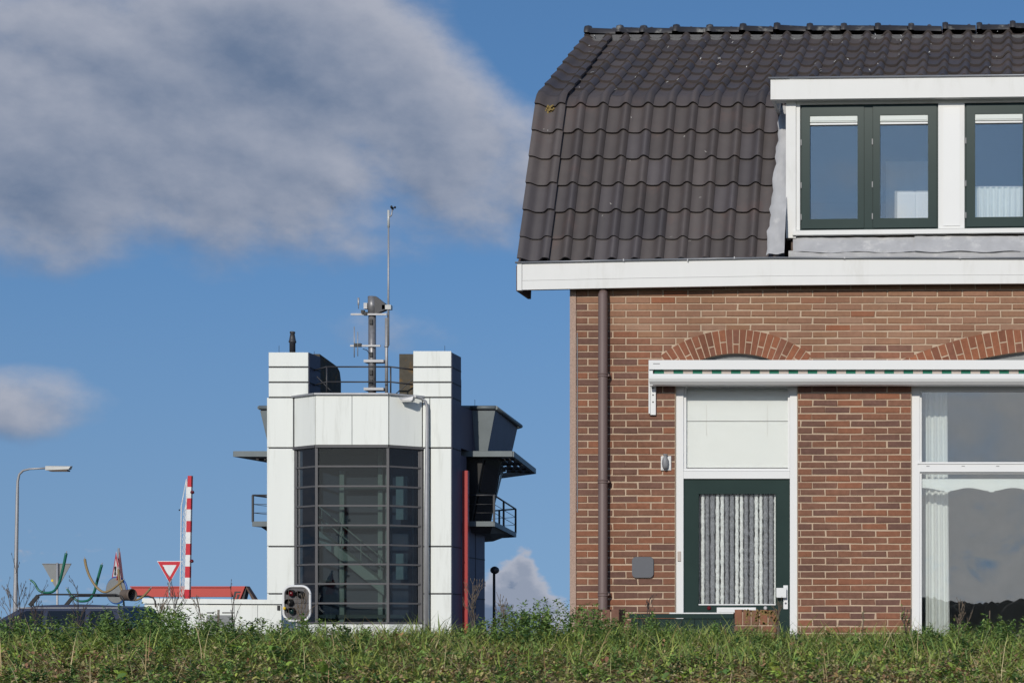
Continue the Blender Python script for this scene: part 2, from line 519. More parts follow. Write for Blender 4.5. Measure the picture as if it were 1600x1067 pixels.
M['paving'] = mat('paving', (0.25, 0.23, 0.21), rough=0.9, var=0.2)
M['leaf'] = leaf_mat('plant_leaf', 0.6, 0.14)
M['straw'] = leaf_mat('dry_plant', 0.8, 0.06)
M['trees'] = mat('far_tree_mass', (0.02, 0.028, 0.018), rough=1, var=0.4, scale=0.3)

# ------------------------------------------------------------------ ground
mb = MB(); mb.box(-2500, 2500, -2500, 3500, -1.3, -1.0)
mb.build('ground', M['turf'], kind='structure')
# house terrace and road level behind the dyke
mb = MB(); mb.box(-70, 30, -5.2, 120, -0.9, -0.03)
mb.build('road', mat('asphalt', (0.055, 0.055, 0.057), rough=0.9, var=0.2), kind='structure')
mb = MB(); mb.box(-4.6, 8, -2.6, -0.012, -0.02, 0.0)
mb.build('pavement', M['paving'], kind='structure')

def hnoise(x, y):
    return (np.sin(x * 1.3 + 0.7 * np.sin(y * 1.7)) * 0.5 + np.sin(x * 3.1 + y * 2.3 + 1.0) * 0.3 + np.sin(x * 7.3 - y * 5.1) * 0.2)
CREST = -8.3
def bank(x, y):
    """height of the grassy dyke; crest at y = CREST"""
    x = np.asarray(x, float); y = np.asarray(y, float)
    t = CREST - y
    front = 0.60 - 0.040 * np.maximum(t, 0) ** 2
    front = np.where(t > 3.2, 0.60 - 0.040 * 3.2 ** 2 - 0.256 * (t - 3.2), front)
    front = np.maximum(front, -0.95)
    back = 0.60 - 0.045 * np.minimum(t, 0) ** 2
    z = np.where(t > 0, front, np.maximum(back, -0.12))
    return z + 0.022 * hnoise(x, y)
gx = np.arange(-26, 10.01, 0.25); gy = np.arange(-22, -3.99, 0.2)
GX, GY = np.meshgrid(gx, gy)
GZ = bank(GX, GY)
mb = MB(); mb.smooth = True
mb.pts(np.stack([GX.ravel(), GY.ravel(), GZ.ravel()], 1).tolist())
nx = len(gx)
for j in range(len(gy) - 1):
    for i in range(nx - 1):
        a = j * nx + i
        mb.face((a, a + 1, a + nx + 1, a + nx))
mb.build('embankment', M['soil'], kind='structure')

# ================================================================== THE HOUSE
house = thing('brick_house', 'brown brick house with dark tiled mansard roof, white gutter and dormer', 'house')
WX0 = X_(900, 0)        # left end of the brickwork
WX1 = 3.2
WTOP = Z_(440, 0)
CH = 10.72 * CAMD / F   # course height
BL = 39.0 * CAMD / F    # brick length + joint
JT = 0.0095
DX0, DX1, DZ1 = X_(1055, 0), X_(1246, 0), Z_(592, 0)        # door opening
VX0, VX1, VZ0, VZ1 = X_(1424, 0), X_(1896, 0), Z_(1022, 0), Z_(598, 0)   # window opening
A1 = dict(cx=X_(1150, 0), cz=Z_(705, 0), ri=153 * CAMD / F, ro=190 * CAMD / F, half=R(38.3))
A2 = dict(cx=X_(1661, 0), cz=Z_(546 + 583, 0), ri=583 * CAMD / F, ro=620 * CAMD / F, half=R(24))

# mortar backing: butt-jointed slabs round the openings
mb = MB()
YM, TH = 0.0065, 0.24
def slab(x0, x1, z0, z1):
    mb.box(x0, x1, YM, TH, z0, z1)
HEAD = Z_(512, 0)
slab(WX0 + .003, DX0, 0, HEAD); slab(DX1, VX0, 0, HEAD); slab(VX1, WX1, 0, HEAD)
slab(VX0, VX1, 0, VZ0); slab(WX0 + .003, WX1, HEAD, WTOP)
def arch_fill(a, x0, x1):
    """mortar between the intrados and the wall head"""
    n = 24
    for k in range(n):
        xa = x0 + (x1 - x0) * k / n; xb = x0 + (x1 - x0) * (k + 1) / n
        za = a['cz'] + math.sqrt(max(a['ri'] ** 2 - (xa - a['cx']) ** 2, 0))
        zb = a['cz'] + math.sqrt(max(a['ri'] ** 2 - (xb - a['cx']) ** 2, 0))
        mb.hexa([(xa, YM, za), (xb, YM, zb), (xb, YM, HEAD), (xa, YM, HEAD),
                 (xa, TH, za), (xb, TH, zb), (xb, TH, HEAD), (xa, TH, HEAD)])
arch_fill(A1, DX0, DX1); arch_fill(A2, VX0, VX1)
wall = mb.build('wall', M['mortar'], house)

# bricks
def cut_arch(a, x0, x1, z):
    """return interval of the row inside the arch block at height z, or None"""
    best = None
    ro, half = a['ro'] + JT, a['half']
    dz = z - a['cz']
    if dz <= 0 or dz >= ro:
        return None
    xr = math.sqrt(ro * ro - dz * dz)
    xr = min(xr, dz * math.tan(half) + JT) if dz > 0 else xr
    return (a['cx'] - xr, a['cx'] + xr)
rows = int(WTOP / CH) + 1
zoff = Z_(485, 0) % CH
pieces = []
for j in range(-1, rows + 1):
    z0 = zoff + j * CH + JT / 2
    z1 = z0 + CH - JT
    if z1 > WTOP - 0.005 or z0 < 0:
        continue
    zm = (z0 + z1) / 2
    x = WX0 + (0 if j % 2 else -BL / 2)
    x += [0, 0.004, -0.003, 0.002][j % 4]
    while x < WX1:
        bx0, bx1 = max(x, WX0), min(x + BL - JT, WX1)
        x += BL
        segs = [(bx0, bx1)]
        cuts = []
        if z0 < DZ1: cuts.append((DX0 - 0.004, DX1 + 0.004))
        if z1 > VZ0 and z0 < VZ1: cuts.append((VX0 - 0.004, VX1 + 0.004))
        for a in (A1, A2):
            c = cut_arch(a, bx0, bx1, zm + 0.012)
            if c: cuts.append(c)
        for (c0, c1) in cuts:
            ns = []
            for (s0, s1) in segs:
                if s1 <= c0 or s0 >= c1: ns.append((s0, s1)); continue
                if s0 < c0: ns.append((s0, c0))
                if s1 > c1: ns.append((c1, s1))
            segs = ns
        for (s0, s1) in segs:
            if s1 - s0 > 0.006:
                pieces.append((s0, s1, z0, z1))
full = []; rest = []
for p in pieces:
    s0, s1, z0, z1 = p
    px = 1590 + s0 * F / CAMD; py = 1000 - ((z0 + z1) / 2 - EYE) * F / CAMD
    if abs((s1 - s0) - (BL - JT)) < 1e-4 and px < 1597 and 462 < py < 985 and not (905 < px + 20 < 975 and px < 935 < px + 39 and False):
        hidden = (558 < py < 606 and px > 1010)
        (rest if hidden else full).append(p)
    else:
        rest.append(p)
full.sort(key=lambda p: (p[0] ** 2 + (p[2] - EYE) ** 2))
rest += full[300:]; full = full[:300]
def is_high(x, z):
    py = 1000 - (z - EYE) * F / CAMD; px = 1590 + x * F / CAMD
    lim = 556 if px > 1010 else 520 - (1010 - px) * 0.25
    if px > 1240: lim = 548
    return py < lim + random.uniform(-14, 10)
bvar = []
for k in range(7):
    for mk in ('brick_low', 'brick_high'):
        b = MB()
        L_, H_ = BL - JT, CH - JT
        b.bevbox(-L_ / 2, L_ / 2, 0, 0.03, -H_ / 2, H_ / 2, 0.004 + 0.0005 * k)
        for i in range(len(b.v)):
            v = b.v[i]
            b.v[i] = (v[0] + random.uniform(-.0045, .0035), v[1] + random.uniform(-.001, .0015), v[2] + random.uniform(-.003, .003))
        bvar.append((mk, b.mesh('brick', M[mk])))
for (s0, s1, z0, z1) in full:
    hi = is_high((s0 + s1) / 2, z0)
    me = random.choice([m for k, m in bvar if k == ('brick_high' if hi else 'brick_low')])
    link_mesh('brick', me, house, ((s0 + s1) / 2 + random.uniform(-.003, .003), random.uniform(-.0015, .0015), (z0 + z1) / 2 + random.uniform(-.001, .001)),
              (0, random.uniform(-.004, .004), random.uniform(-.004, .004)))
mb = MB()
for (s0, s1, z0, z1) in rest:
    mb.rnd = random.random()
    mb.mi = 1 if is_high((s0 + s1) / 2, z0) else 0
    y = random.uniform(-.0015, .0015)
    mb.bevbox(s0 + random.uniform(0, .002), s1 - random.uniform(0, .002), y, 0.03, z0 + random.uniform(-.001, .001), z1 + random.uniform(-.001, .001), 0.004)
mb.build('brickwork', [M['brick_low'], M['brick_high']], house, kind='stuff')

# brick arches
def arch(a, n, name_label, vis_from=-9, vis_to=9):
    base = MB()
    x0 = a['cx'] - a['ri'] * math.sin(a['half']); x1 = a['cx'] + a['ri'] * math.sin(a['half'])
    m = 30
    for k in range(m):      # mortar band
        t0 = -a['half'] + 2 * a['half'] * k / m; t1 = -a['half'] + 2 * a['half'] * (k + 1) / m
        def P(r, t, y):
            return (a['cx'] + r * math.sin(t), y, a['cz'] + r * math.cos(t))
        base.hexa([P(a['ri'] + .002, t0, .003), P(a['ri'] + .002, t1, .003), P(a['ro'] + JT, t1, .003), P(a['ro'] + JT, t0, .003),
                   P(a['ri'] + .002, t0, .0063), P(a['ri'] + .002, t1, .0063), P(a['ro'] + JT, t1, .0063), P(a['ro'] + JT, t0, .0063)])
    root = base.build('brick_arch', M['mortar'], house)
    for k in range(n):
        t0 = -a['half'] + 2 * a['half'] * k / n; t1 = -a['half'] + 2 * a['half'] * (k + 1) / n
        px = 1590 + (a['cx'] + a['ro'] * math.sin(t0)) * F / CAMD
        split = [(0, 1)] if k % 2 == 0 else ([(0, .47), (.53, 1)])
        if k % 2 and (k // 2) % 2: split = [(0, .36), (.42, 1)]
        for (f0, f1) in split:
            r0 = a['ri'] + (a['ro'] - a['ri']) * f0; r1 = a['ri'] + (a['ro'] - a['ri']) * f1
            g0, g1 = JT * .42 / r0, JT * .42 / r1
            y = -0.001 + random.uniform(-.0015, .0015)
            v = MB()
            def Q(r, t, yy):
                return (a['cx'] + r * math.sin(t), yy, a['cz'] + r * math.cos(t))
            v.hexa([Q(r0, t0 + g0, y), Q(r0, t1 - g0, y), Q(r1, t1 - g1, y), Q(r1, t0 + g1, y),
                    Q(r0, t0 + g0, .0055), Q(r0, t1 - g0, .0055), Q(r1, t1 - g1, .0055), Q(r1, t0 + g1, .0055)])
            v.build('voussoir', M['brick_arch'], root)
    # board filling the head of the opening under the arch
    f = MB()
    f.box(x0 + .01, x1 - .01, 0.055, 0.085, a['cz'] + a['ri'] * math.cos(a['half']) - .06, a['cz'] + a['ri'] - .004)
    f.build('infill_board', M['signback'], root)
arch(A1, 23, 'door'); arch(A2, 43, 'window')

# rendered gable wall and the other outer walls
GX0, GX1 = X_(890.5, 0), WX0
roof_line = []
KY, KZ = 0.59, Z_(160, 0.59)           # knee of the mansard
EY, EZ = 0.0, Z_(408, 0.0)             # eave
RY, RZ = 2.5, Z_(62, 2.5)              # ridge
DEP = 2 * RY
gp = [(0, 0), (0, EZ - .1), (KY, KZ - .08), (RY, RZ - .08), (DEP - KY, KZ - .08), (DEP, EZ - .1), (DEP, 0)]
mb = MB(); mb.prism([(0, y - 0.004, z) for (y, z) in gp], (GX0, 0, 0), (GX1, 0, 0))
recalc(mb.build('gable_wall', M['render'], house))
mb = MB(); mb.prism([(0, y, z) for (y, z) in gp], (WX1, 0, 0), (WX1 + .25, 0, 0))
recalc(mb.build('party_wall', M['plaster'], house))
mb = MB(); mb.box(GX1, WX1, DEP - .25, DEP, 0, EZ - .1)
mb.build('rear_wall', M['render'], house)
mb = MB(); mb.box(GX1 + .01, WX1 - .01, .26, DEP - .26, Z_(450, 0.1) - .02, Z_(450, 0.1) + .16)
mb.build('upper_floor', M['plaster'], house)
mb = MB(); mb.box(GX1 + .01, WX1 - .01, .26, DEP - .26, 0.0, .05)
mb.build('ground_floor', M['floor'], house)
mb = MB(); mb.box(GX1 + .01, WX1 - .01, 4.5, 4.6, 0.05, Z_(450, .1) - .03)
mb.box(X_(1335, 0), X_(1335, 0) + .1, .26, 4.49, 0.05, Z_(450, .1) - .03)
mb.build('inner_wall', M['plaster'], house)
# corner bead on the rendered corner
mb = MB(); mb.tube([W(902, 520, -.004), W(902, 800, -.004)], .004, 5)
mb.build('corner_bead', M['steel'], house)

# ---- roof
VX = -4.40     # verge
RX1 = WX1 + .25
sl1 = Vector((0, KY - EY, KZ - EZ)); L1 = sl1.length; d1_ = sl1.normalized(); n1_ = Vector((0, -d1_.z, d1_.y))
sl2 = Vector((0, RY - KY, RZ - KZ)); L2 = sl2.length; d2_ = sl2.normalized(); n2_ = Vector((0, -d2_.z, d2_.y))
PE, PK, PR = Vector((0, EY, EZ)), Vector((0, KY, KZ)), Vector((0, RY, RZ))
DMX0 = X_(1228, .08)     # left of the dormer
mb = MB()
off = 0.035
def q2(x0, x1, a, b, n):
    A = a - n * off; B = b - n * off
    i = mb.pts([(x0, A.y, A.z), (x1, A.y, A.z), (x1, B.y, B.z), (x0, B.y, B.z)])
    mb.face((i, i + 1, i + 2, i + 3))
q2(VX + .03, DMX0 - .01, PE - d1_ * .05, PK, n1_)
q2(VX + .03, RX1, PK, PR, n2_)
i = mb.pts([(VX, DEP, EZ), (RX1, DEP, EZ), (RX1, DEP - KY, KZ), (VX, DEP - KY, KZ), (RX1, RY, RZ), (VX, RY, RZ)])
mb.face((i + 1, i, i + 3, i + 2)); mb.face((i + 2, i + 3, i + 5, i + 4))
roof = mb.build('roof', M['tile'], house)

TP = 0.2045    # tile cover width
def prof(u):
    """S profile across one tile, 0..1 -> height"""
    K = [(0, .26), (.10, .08), (.25, .0), (.45, .03), (.56, .22), (.67, .68), (.77, .97), (.84, 1.0), (.92, .80), (1.0, .36)]
    for (a, va), (b, vb) in zip(K, K[1:]):
        if u <= b + 1e-6:
            return 0.060 * (va + (vb - va) * (u - a) / (b - a)) - 0.004
    return 0.020
def tile_mesh(name, width, profile, length, material, lift=0.026, bend=None, us=None, seed=0):
    b = MB(); b.smooth = True
    us = us or [0, .10, .25, .45, .56, .67, .77, .84, .92, 1.0]
    ts = [0, 1] if bend is None else [0, .3, .45, .55, .65, .78, 1.0]
    grid = []
    for t in ts:
        row = []
        for u in us:
            h = profile(u) + lift * (1 - t) + .004
            s = t * length
            if bend is None:
                p = (u * width, s, h)
            else:
                p = bend(u * width, s, h)
            row.append(p)
        grid.append(row)
    idx = [b.pts(r) for r in grid]
    for k in range(len(ts) - 1):
        for q in range(len(us) - 1):
            b.face((idx[k] + q, idx[k] + q + 1, idx[k + 1] + q + 1, idx[k + 1] + q))
    b.smooth = False
    lo = []
    for u in us:
        h = profile(u) + lift + .004 - .022
        lo.append((u * width, 0.003, h) if bend is None else bend(u * width, 0.003, h))
    j = b.pts(lo); j2 = b.pts(grid[0])
    for q in range(len(us) - 1):
        b.face((j + q, j + q + 1, j2 + q + 1, j2 + q))
    # side lip of the roll
    a0 = b.pts([grid[0][-1], grid[-1][-1], (lambda g: (g[0], g[1], g[2] - .014))(grid[-1][-1]), lo[-1]])
    b.face((a0, a0 + 3, a0 + 2, a0 + 1))
    a0 = b.pts([grid[0][0], grid[-1][0], (lambda g: (g[0], g[1], g[2] - .014))(grid[-1][0]), lo[0]])
    b.face((a0, a0 + 1, a0 + 2, a0 + 3))
    return b.mesh(name, material)
def vprof(u):
    """verge tile: roll on both sides"""
    if u < 0.10: return 0.042
    if u < 0.40: return 0.042 * (0.5 + 0.5 * math.cos(math.pi * (u - .10) / .30)) - 0.004 * (1 - (0.5 + 0.5 * math.cos(math.pi * (u - .10) / .30)))
    if u < 0.6: return -0.004
    t = (u - .6) / .4
    return 0.054 * (0.5 - 0.5 * math.cos(math.pi * min(t / .62, 1))) - 0.004 * (1 - min(t / .62, 1)) - (max(t - .62, 0) / .38) ** 2 * 0.016
VWID = 0.275
E1 = 0.167 * L1
def frame(d, n):
    m = Matrix(((1, d.x, n.x), (0, d.y, n.y), (0, d.z, n.z)))
    return m.to_euler()
R1, R2 = frame(d1_, n1_), frame(d2_, n2_)
TLEN = E1 + .055
t_plain = [tile_mesh('roof_tile', TP + .004, prof, TLEN, M['tile'])]
t_blue = [tile_mesh('roof_tile', TP + .004, prof, TLEN, M['tile_blue'])]
vus = [0, .06, .12, .2, .28, .36, .44, .56, .64, .7, .76, .82, .88, .94, 1.0]
v_mesh = tile_mesh('verge_tile', VWID + .004, vprof, TLEN, M['tile'], us=vus)
v_blue = tile_mesh('verge_tile', VWID + .004, vprof, TLEN, M['tile_blue'], us=vus)
def put_tile(kind, me, P, rot):
    o = link_mesh(kind, me, roof, P + Vector((random.uniform(-.002, .002), 0, 0)), rot)
    o.rotation_euler.rotate_axis('Z', random.uniform(-.008, .008))
    o.rotation_euler.rotate_axis('X', random.uniform(-.006, .006))
    return o
stuff = []   # tiles beyond the frame
ncol = int((RX1 - VX - VWID) / TP)
# lower slope
for k in range(-1, 5):
    s = max((0.125 + 0.167 * k) * L1, -.012)
    P = PE + d1_ * s
    put_tile('verge_tile', random.choice([v_mesh, v_blue, v_blue]), Vector((VX, P.y, P.z)), R1)
    for c in range(ncol):
        x = VX + VWID - .022 + c * TP
        if x + .055 > DMX0: break
        put_tile('roof_tile', random.choice(t_plain * 3 + t_blue), Vector((x, P.y, P.z)), R1)
# knee tiles, bent from the steep to the shallow slope
sk = (0.125 + 0.167 * 5) * L1
klen = TLEN + .03
def bend(x, s, h):
    rest_ = L1 - sk + .012
    # arc of transition
    w = 0.11
    a1 = math.atan2(d1_.z, d1_.y); a2 = math.atan2(d2_.z, d2_.y)
    y = z = 0.0
    n = 24
    ang = a1
    for i in range(n):
        ss = s * (i + .5) / n
        t = min(max((ss - (rest_ - w)) / (2 * w), 0), 1)
        ang = a1 + (a2 - a1) * t
        y += math.cos(ang) * s / n; z += math.sin(ang) * s / n
    t = min(max((s - (rest_ - w)) / (2 * w), 0), 1)
    ang = a1 + (a2 - a1) * t
    return (x, y - math.sin(ang) * h, z + math.cos(ang) * h)
k_mesh = tile_mesh('knee_tile', TP + .004, prof, klen, M['tile'], bend=bend)
kv_mesh = tile_mesh('knee_tile', VWID + .004, vprof, klen, M['tile'], bend=bend, us=vus)
P = PE + d1_ * sk
link_mesh('knee_tile', kv_mesh, roof, (VX, P.y, P.z))
for c in range(ncol):
    x = VX + VWID - .022 + c * TP
    if x + .03 > DMX0 + .25: break
    o = link_mesh('knee_tile', k_mesh, roof, (x, P.y, P.z + random.uniform(-.004, .004)))
# upper slope
NR = 9
E2 = (L2 - 0.02) / (NR - .35)
RTILT = 0.010   # ridge and upper slope rise a little to the right
for k in range(NR):
    s = 0.105 + E2 * k
    if s > L2 - .06: continue
    P = PK + d2_ * s
    put_tile('verge_tile', random.choice([v_mesh, v_blue]), Vector((VX, P.y, P.z)), R2)
    for c in range(ncol):
        x = VX + VWID - .022 + c * TP
        zz = P.z + RTILT * (x - VX) * (k / NR)
        py = 1000 - (zz - EYE) * F / (P.y + CAMD); px = 1590 + x * F / (P.y + CAMD)
        if px > 1597:
            stuff.append((x, P.y, zz)); continue
        if px > 1215 and py > 140: continue
        put_tile('roof_tile', random.choice(t_plain * 3 + t_blue), Vector((x, P.y, zz)), R2)
mb = MB(); mb.smooth = True
src = t_plain[0]
vv = [v.co.copy() for v in src.vertices]
rm = R2.to_matrix()
for (x, y, z) in stuff:
    mb.rnd = random.random()
    b0 = mb.pts([rm @ v + Vector((x, y, z)) for v in vv])
    for p in src.polygons:
        mb.smooth = p.use_smooth
        mb.face([b0 + i for i in p.vertices])
mb.build('roof_tiling', M['tile'], roof, kind='stuff')
# ridge
def ridge_z(x):
    return RZ + RTILT * (x - VX) * 0.95 + 0.006 * math.sin(x * 2.1)
mb = MB()
mb.box(VX + .04, RX1, RY - .085, RY + .05, RZ - .09, RZ + .02)
mb.build('ridge_vent_strip', mat('vent_mesh', (0.11, 0.11, 0.115), rough=0.8, var=0.4, scale=60), roof)
col_px = [921, 970, 1007, 1058, 1110, 1162, 1215, 1266, 1319, 1372, 1424, 1477, 1530, 1582, 1634, 1687, 1739, 1792, 1844, 1897, 1949, 2002, 2054, 2107]
for k in range(len(col_px) - 1):
    x0, x1 = X_(col_px[k] - 4, RY), X_(col_px[k + 1] - 4, RY)
    if k == 0: x0 = VX
    b = MB()
    zz = ridge_z((x0 + x1) / 2) + .022 + random.uniform(-.006, .006)
    tl = random.uniform(-.012, .008)
    r = 0.076
    prof_ = [(0, r + .022), (.03, r + .028), (.055, r + .022), (.06, r + .004), (x1 - x0 - .01, r - .002)]
    rings = []
    for (dx, rr) in prof_:
        rings.append(b.pts([(x0 + dx, RY + rr * 1.25 * math.cos(t), zz + .012 + tl * dx / (x1 - x0) + rr * math.sin(t)) for t in [math.pi * q / 10 for q in range(11)]]))
    b.smooth = True
    for i in range(len(rings) - 1):
        for q in range(10):
            b.face((rings[i] + q, rings[i] + q + 1, rings[i + 1] + q + 1, rings[i + 1] + q))
    b.smooth = False
    b.face([rings[0] + q for q in range(11)])
    b.build('ridge_tile', M['ridge'], roof)
mb = MB(); mb.box(X_(2103, RY), RX1, RY - .09, RY + .09, RZ, RZ + .1)
mb.build('ridge_end', M['ridge'], roof)
# bird droppings and moss: small splats lying on the tiles
mb = MB()
for k in range(90):
    top = random.random() < .8
    x = random.uniform(VX + .1, -2.4 if not top else -0.1)
    s = L2 * (random.random() ** .6) * .97 if top else L1 * random.uniform(.1, .9)
    if top and x > -2.3 and s < .8: continue
    P = (PK + d2_ * s) if top else (PE + d1_ * s)
    n = n2_ if top else n1_; d = d2_ if top else d1_
    c = Vector((x, P.y, P.z)) + n * .06 + Vector((0, 0, RTILT * (x - VX) * s / L2 if top else 0))
    ln = random.uniform(.004, .035) if top else random.uniform(.002, .008); wd = random.uniform(.003, .007) if top else random.uniform(.002, .005)
    sk_ = random.uniform(-.02, .02)
    i = mb.pts([c - d * ln - Vector((wd, 0, 0)), c - d * ln + Vector((wd * .4, 0, 0)), c + d * ln + Vector((wd + sk_, 0, 0)), c + d * ln + Vector((-wd * .3 + sk_, 0, 0))])
    mb.face((i, i + 1, i + 2, i + 3))
mb.build('bird_droppings', M['droppings'], roof, kind='stuff')
mb = MB()
c0 = PE + d1_ * (sk - .005)
for k in range(34):
    c = Vector((VX + .13 + random.gauss(0, .022), c0.y, c0.z)) + n1_ * random.uniform(.005, .04) + Vector((0, 0, random.gauss(-.02, .016)))
    r = random.uniform(.004, .010)
    mb.hexa([c + Vector((a * r, b * r, e * r)) for (a, b, e) in ((-1, -1, -.6), (1, -1, -1), (1, -1, 1), (-.6, -1, 1), (-1, 1, -1), (1, 1, -1), (1, 1, .7), (-1, 1, 1))])
mb.build('moss_tuft', M['lichen'], roof, kind='stuff')

# ---- gutter, fascia and bargeboard
GY_ = -0.10
stn = [(808, 411.5, 453), (1000, 407.5, 449.3), (1210, 404, 445.8), (1420, 404.3, 444), (1600, 404.5, 443), (1960, 404.5, 443)]
def fascia(f0, f1, y, th, first=808, mats=M['white']):
    b = MB()
    P = []
    for (px, a, c) in stn:
        px = max(px, first)
        x = X_(px, GY_)
        P.append((x, Z_(a + (c - a) * f1, GY_), Z_(a + (c - a) * f0, GY_)))
    for k in range(len(P) - 1):
        (x0, l0, u0), (x1, l1, u1) = P[k], P[k + 1]
        b.hexa([(x0, y, l0), (x1, y, l1), (x1, y, u1), (x0, y, u0), (x0, y + th, l0), (x1, y + th, l1), (x1, y + th, u1), (x0, y + th, u0)])
    return b
gut = fascia(0.0, 0.645, GY_, .03, 816).build('gutter', M['white'], house)
fascia(0.66, 1.0, GY_ - .004, .03, 816).build('lower_board', M['white'], gut)
fascia(0.02, 0.98, GY_ + .031, .03, 818, M['dark']).build('backing_board', M['dark'], gut)
b = MB(); b.pbox(808, 411.5, 815.2, 453.5, GY_ - .004, .05); b.build('end_cap', M['white'], gut)
b = MB()
for k in range(len(stn) - 1):
    (p0, a0, _), (p1, a1, _) = stn[k], stn[k + 1]
    q0, q1 = W(p0 - (3 if k == 0 else 0), a0 - 1.2, GY_ - .012), W(p1, a1 - 1.2, GY_ - .012)
    b.tube([q0, q1], .0085, 7)
b.build('zinc_bead', M['zinc'], gut)
for px in (975, 1075, 1148, 1320, 1500):
    b = MB(); zz = Z_(407.5 if px < 1100 else 404, GY_); b.box(X_(px, GY_) - .004, X_(px, GY_) + .004, GY_ - .022, GY_, zz - .008, zz + .012)
    b.build('gutter_clip', M['zinc'], gut)
b = MB(); b.box(X_(818, 0), RX1 - .1, -.065, -.008, EZ - .06, EZ - .045)
b.build('gutter_floor', M['zinc'], gut)
b = MB()
zf = Z_(453, GY_)
bp_ = [(-.05, zf), (.33, zf), (.36, EZ - .05), (KY + .28, KZ - .14), (RY, RZ - .2), (RY, RZ - .06), (KY - .01, KZ - .05), (.03, EZ + .02), (-.05, EZ - .06)]
b.prism([(0, y, z) for (y, z) in bp_], (VX - .012, 0, 0), (VX + .016, 0, 0))
recalc(b.build('bargeboard', M['brownwood'], house))

# ---- downpipe
PY_ = -0.075
b = MB(); xp = X_(942, PY_)
b.tube([(xp, -.03, Z_(452, PY_)), (xp, PY_, Z_(461, PY_)), (xp, PY_, Z_(951, PY_)), (xp - .01, PY_ - .01, Z_(962, PY_)), (xp - .01, PY_, .05)], [.036, .041, .041, .041, .045], 16)
dp = b.build('downpipe', M['pipe'], house)
for py in (586, 752, 928):
    b = MB(); z = Z_(py, PY_)
    b.lathe((xp, PY_, z), [(.043, -.018), (.046, -.016), (.046, -.008), (.043, -.006), (.043, .004), (.047, .006), (.047, .016), (.043, .018)], 16)
    b.box(xp + .03, xp + .055, PY_, .0, z - .009, z + .009)
    b.build('pipe_clip', M['pipe'], dp)

# ---- dormer  (built square, then leaning very slightly as in reality)
DY = 0.08
dorm = MB()
dorm.box(DMX0 + .02, RX1 - .3, DY + .11, KY + .5, Z_(118, DY) - .03, Z_(118, DY))      # flat roof deck
dorm.box(DMX0 + .004, DMX0 + .03, DY + .09, KY + .45, Z_(366, DY), Z_(124, DY))        # left cheek
dormer = dorm.build('dormer', M['zinc'], house)
piv = Vector((DMX0, DY, Z_(366, DY)))
def dpart(b, name, m, nm=None):
    for i, v in enumerate(b.v):
        b.v[i] = (v[0], v[1], v[2] + (v[0] - DMX0) * 0.0115)
    return b.build(name, m, dormer)
b = MB(); b.box(X_(1204, .0), RX1 - .1, .0, .03, Z_(155.5, 0), Z_(124.5, 0)); dpart(b, 'fascia', M['white'])
b = MB(); b.box(X_(1204, .0), X_(1204, .0) + .03, .031, .75, Z_(155.5, 0), Z_(124.5, 0)); dpart(b, 'side_fascia', M['white'])
b = MB(); b.box(X_(1204, 0) + .031, RX1 - .1, .031, .15, Z_(157.5, 0) + .02, Z_(157.5, 0) + .03); dpart(b, 'soffit', M['white'])
b = MB(); b.tube([(X_(1201, 0), -.006, Z_(122.5, 0)), (RX1 - .1, -.006, Z_(122.5, 0))], .010, 7); dpart(b, 'zinc_bead', M['zinc'])
b = MB(); b.pbox(1228, 157, 1243.5, 372, DY, .1); dpart(b, 'corner_post', M['white'])
b = MB(); b.pbox(1244.2, 157, 1250, 360, DY + .012, .08); dpart(b, 'stop_bead', M['white'])
b = MB(); b.pbox(1244.2, 157, 1960, 164.5, DY + .02, .08); dpart(b, 'head_rail', M['white'])
b = MB(); b.pbox(1238, 360.5, 1960, 367.5, DY - .025, .12); dpart(b, 'window_sill', M['white'])
b = MB(); b.pbox(1466, 164.6, 1507, 360, DY + .01, .08)
dpart(b, 'mullion_post', M['white'])
b = MB(); b.pbox(1474, 172, 1500, 356, DY + .004, .0055); dpart(b, 'post_panel', M['upvc'])
def sash(x0, x1, y0, y1, gx0, gx1, gy0, gy1, yy):
    b = MB()
    b.pbox(x0, y0, gx0, y1, yy, .05); b.pbox(gx1, y0, x1, y1, yy, .05)
    b.pbox(gx0, y0, gx1, gy0, yy, .05); b.pbox(gx0, gy1, gx1, y1, yy, .05)
    dpart(b, 'sash', M['green'])
    b = MB(); b.pbox(gx0 - .3, gy0, gx1 + .3, gy1, yy + .03, .006); dpart(b, 'pane', M['glass'])
    b = MB(); b.pbox(gx0 + .3, gy0 + .3, gx1 - .3, gy0 + 10, yy + .006, .022)
    b.pbox(gx0 + 2, gy0 + 2.5, gx1 - 2, gy0 + 8, yy + .001, .004)
    dpart(b, 'vent_grille', M['curtain'])
    b = MB(); b.pbox(gx0 + .4, gy0 + 11.4, gx1 - .4, gy0 + 14, yy + .008, .018); dpart(b, 'glazing_bar', M['upvc'])
    b = MB()
    for hy in (0.27, .62, .88):
        b.pbox(x0 - 1.8, y0 + (y1 - y0) * hy, x0 - .2, y0 + (y1 - y0) * hy + 9, yy - .004, .012)
    dpart(b, 'hinge', M['greyfit'])
b = MB(); b.pbox(1250.2, 164.7, 1465.8, 360.3, DY + .032, .06)
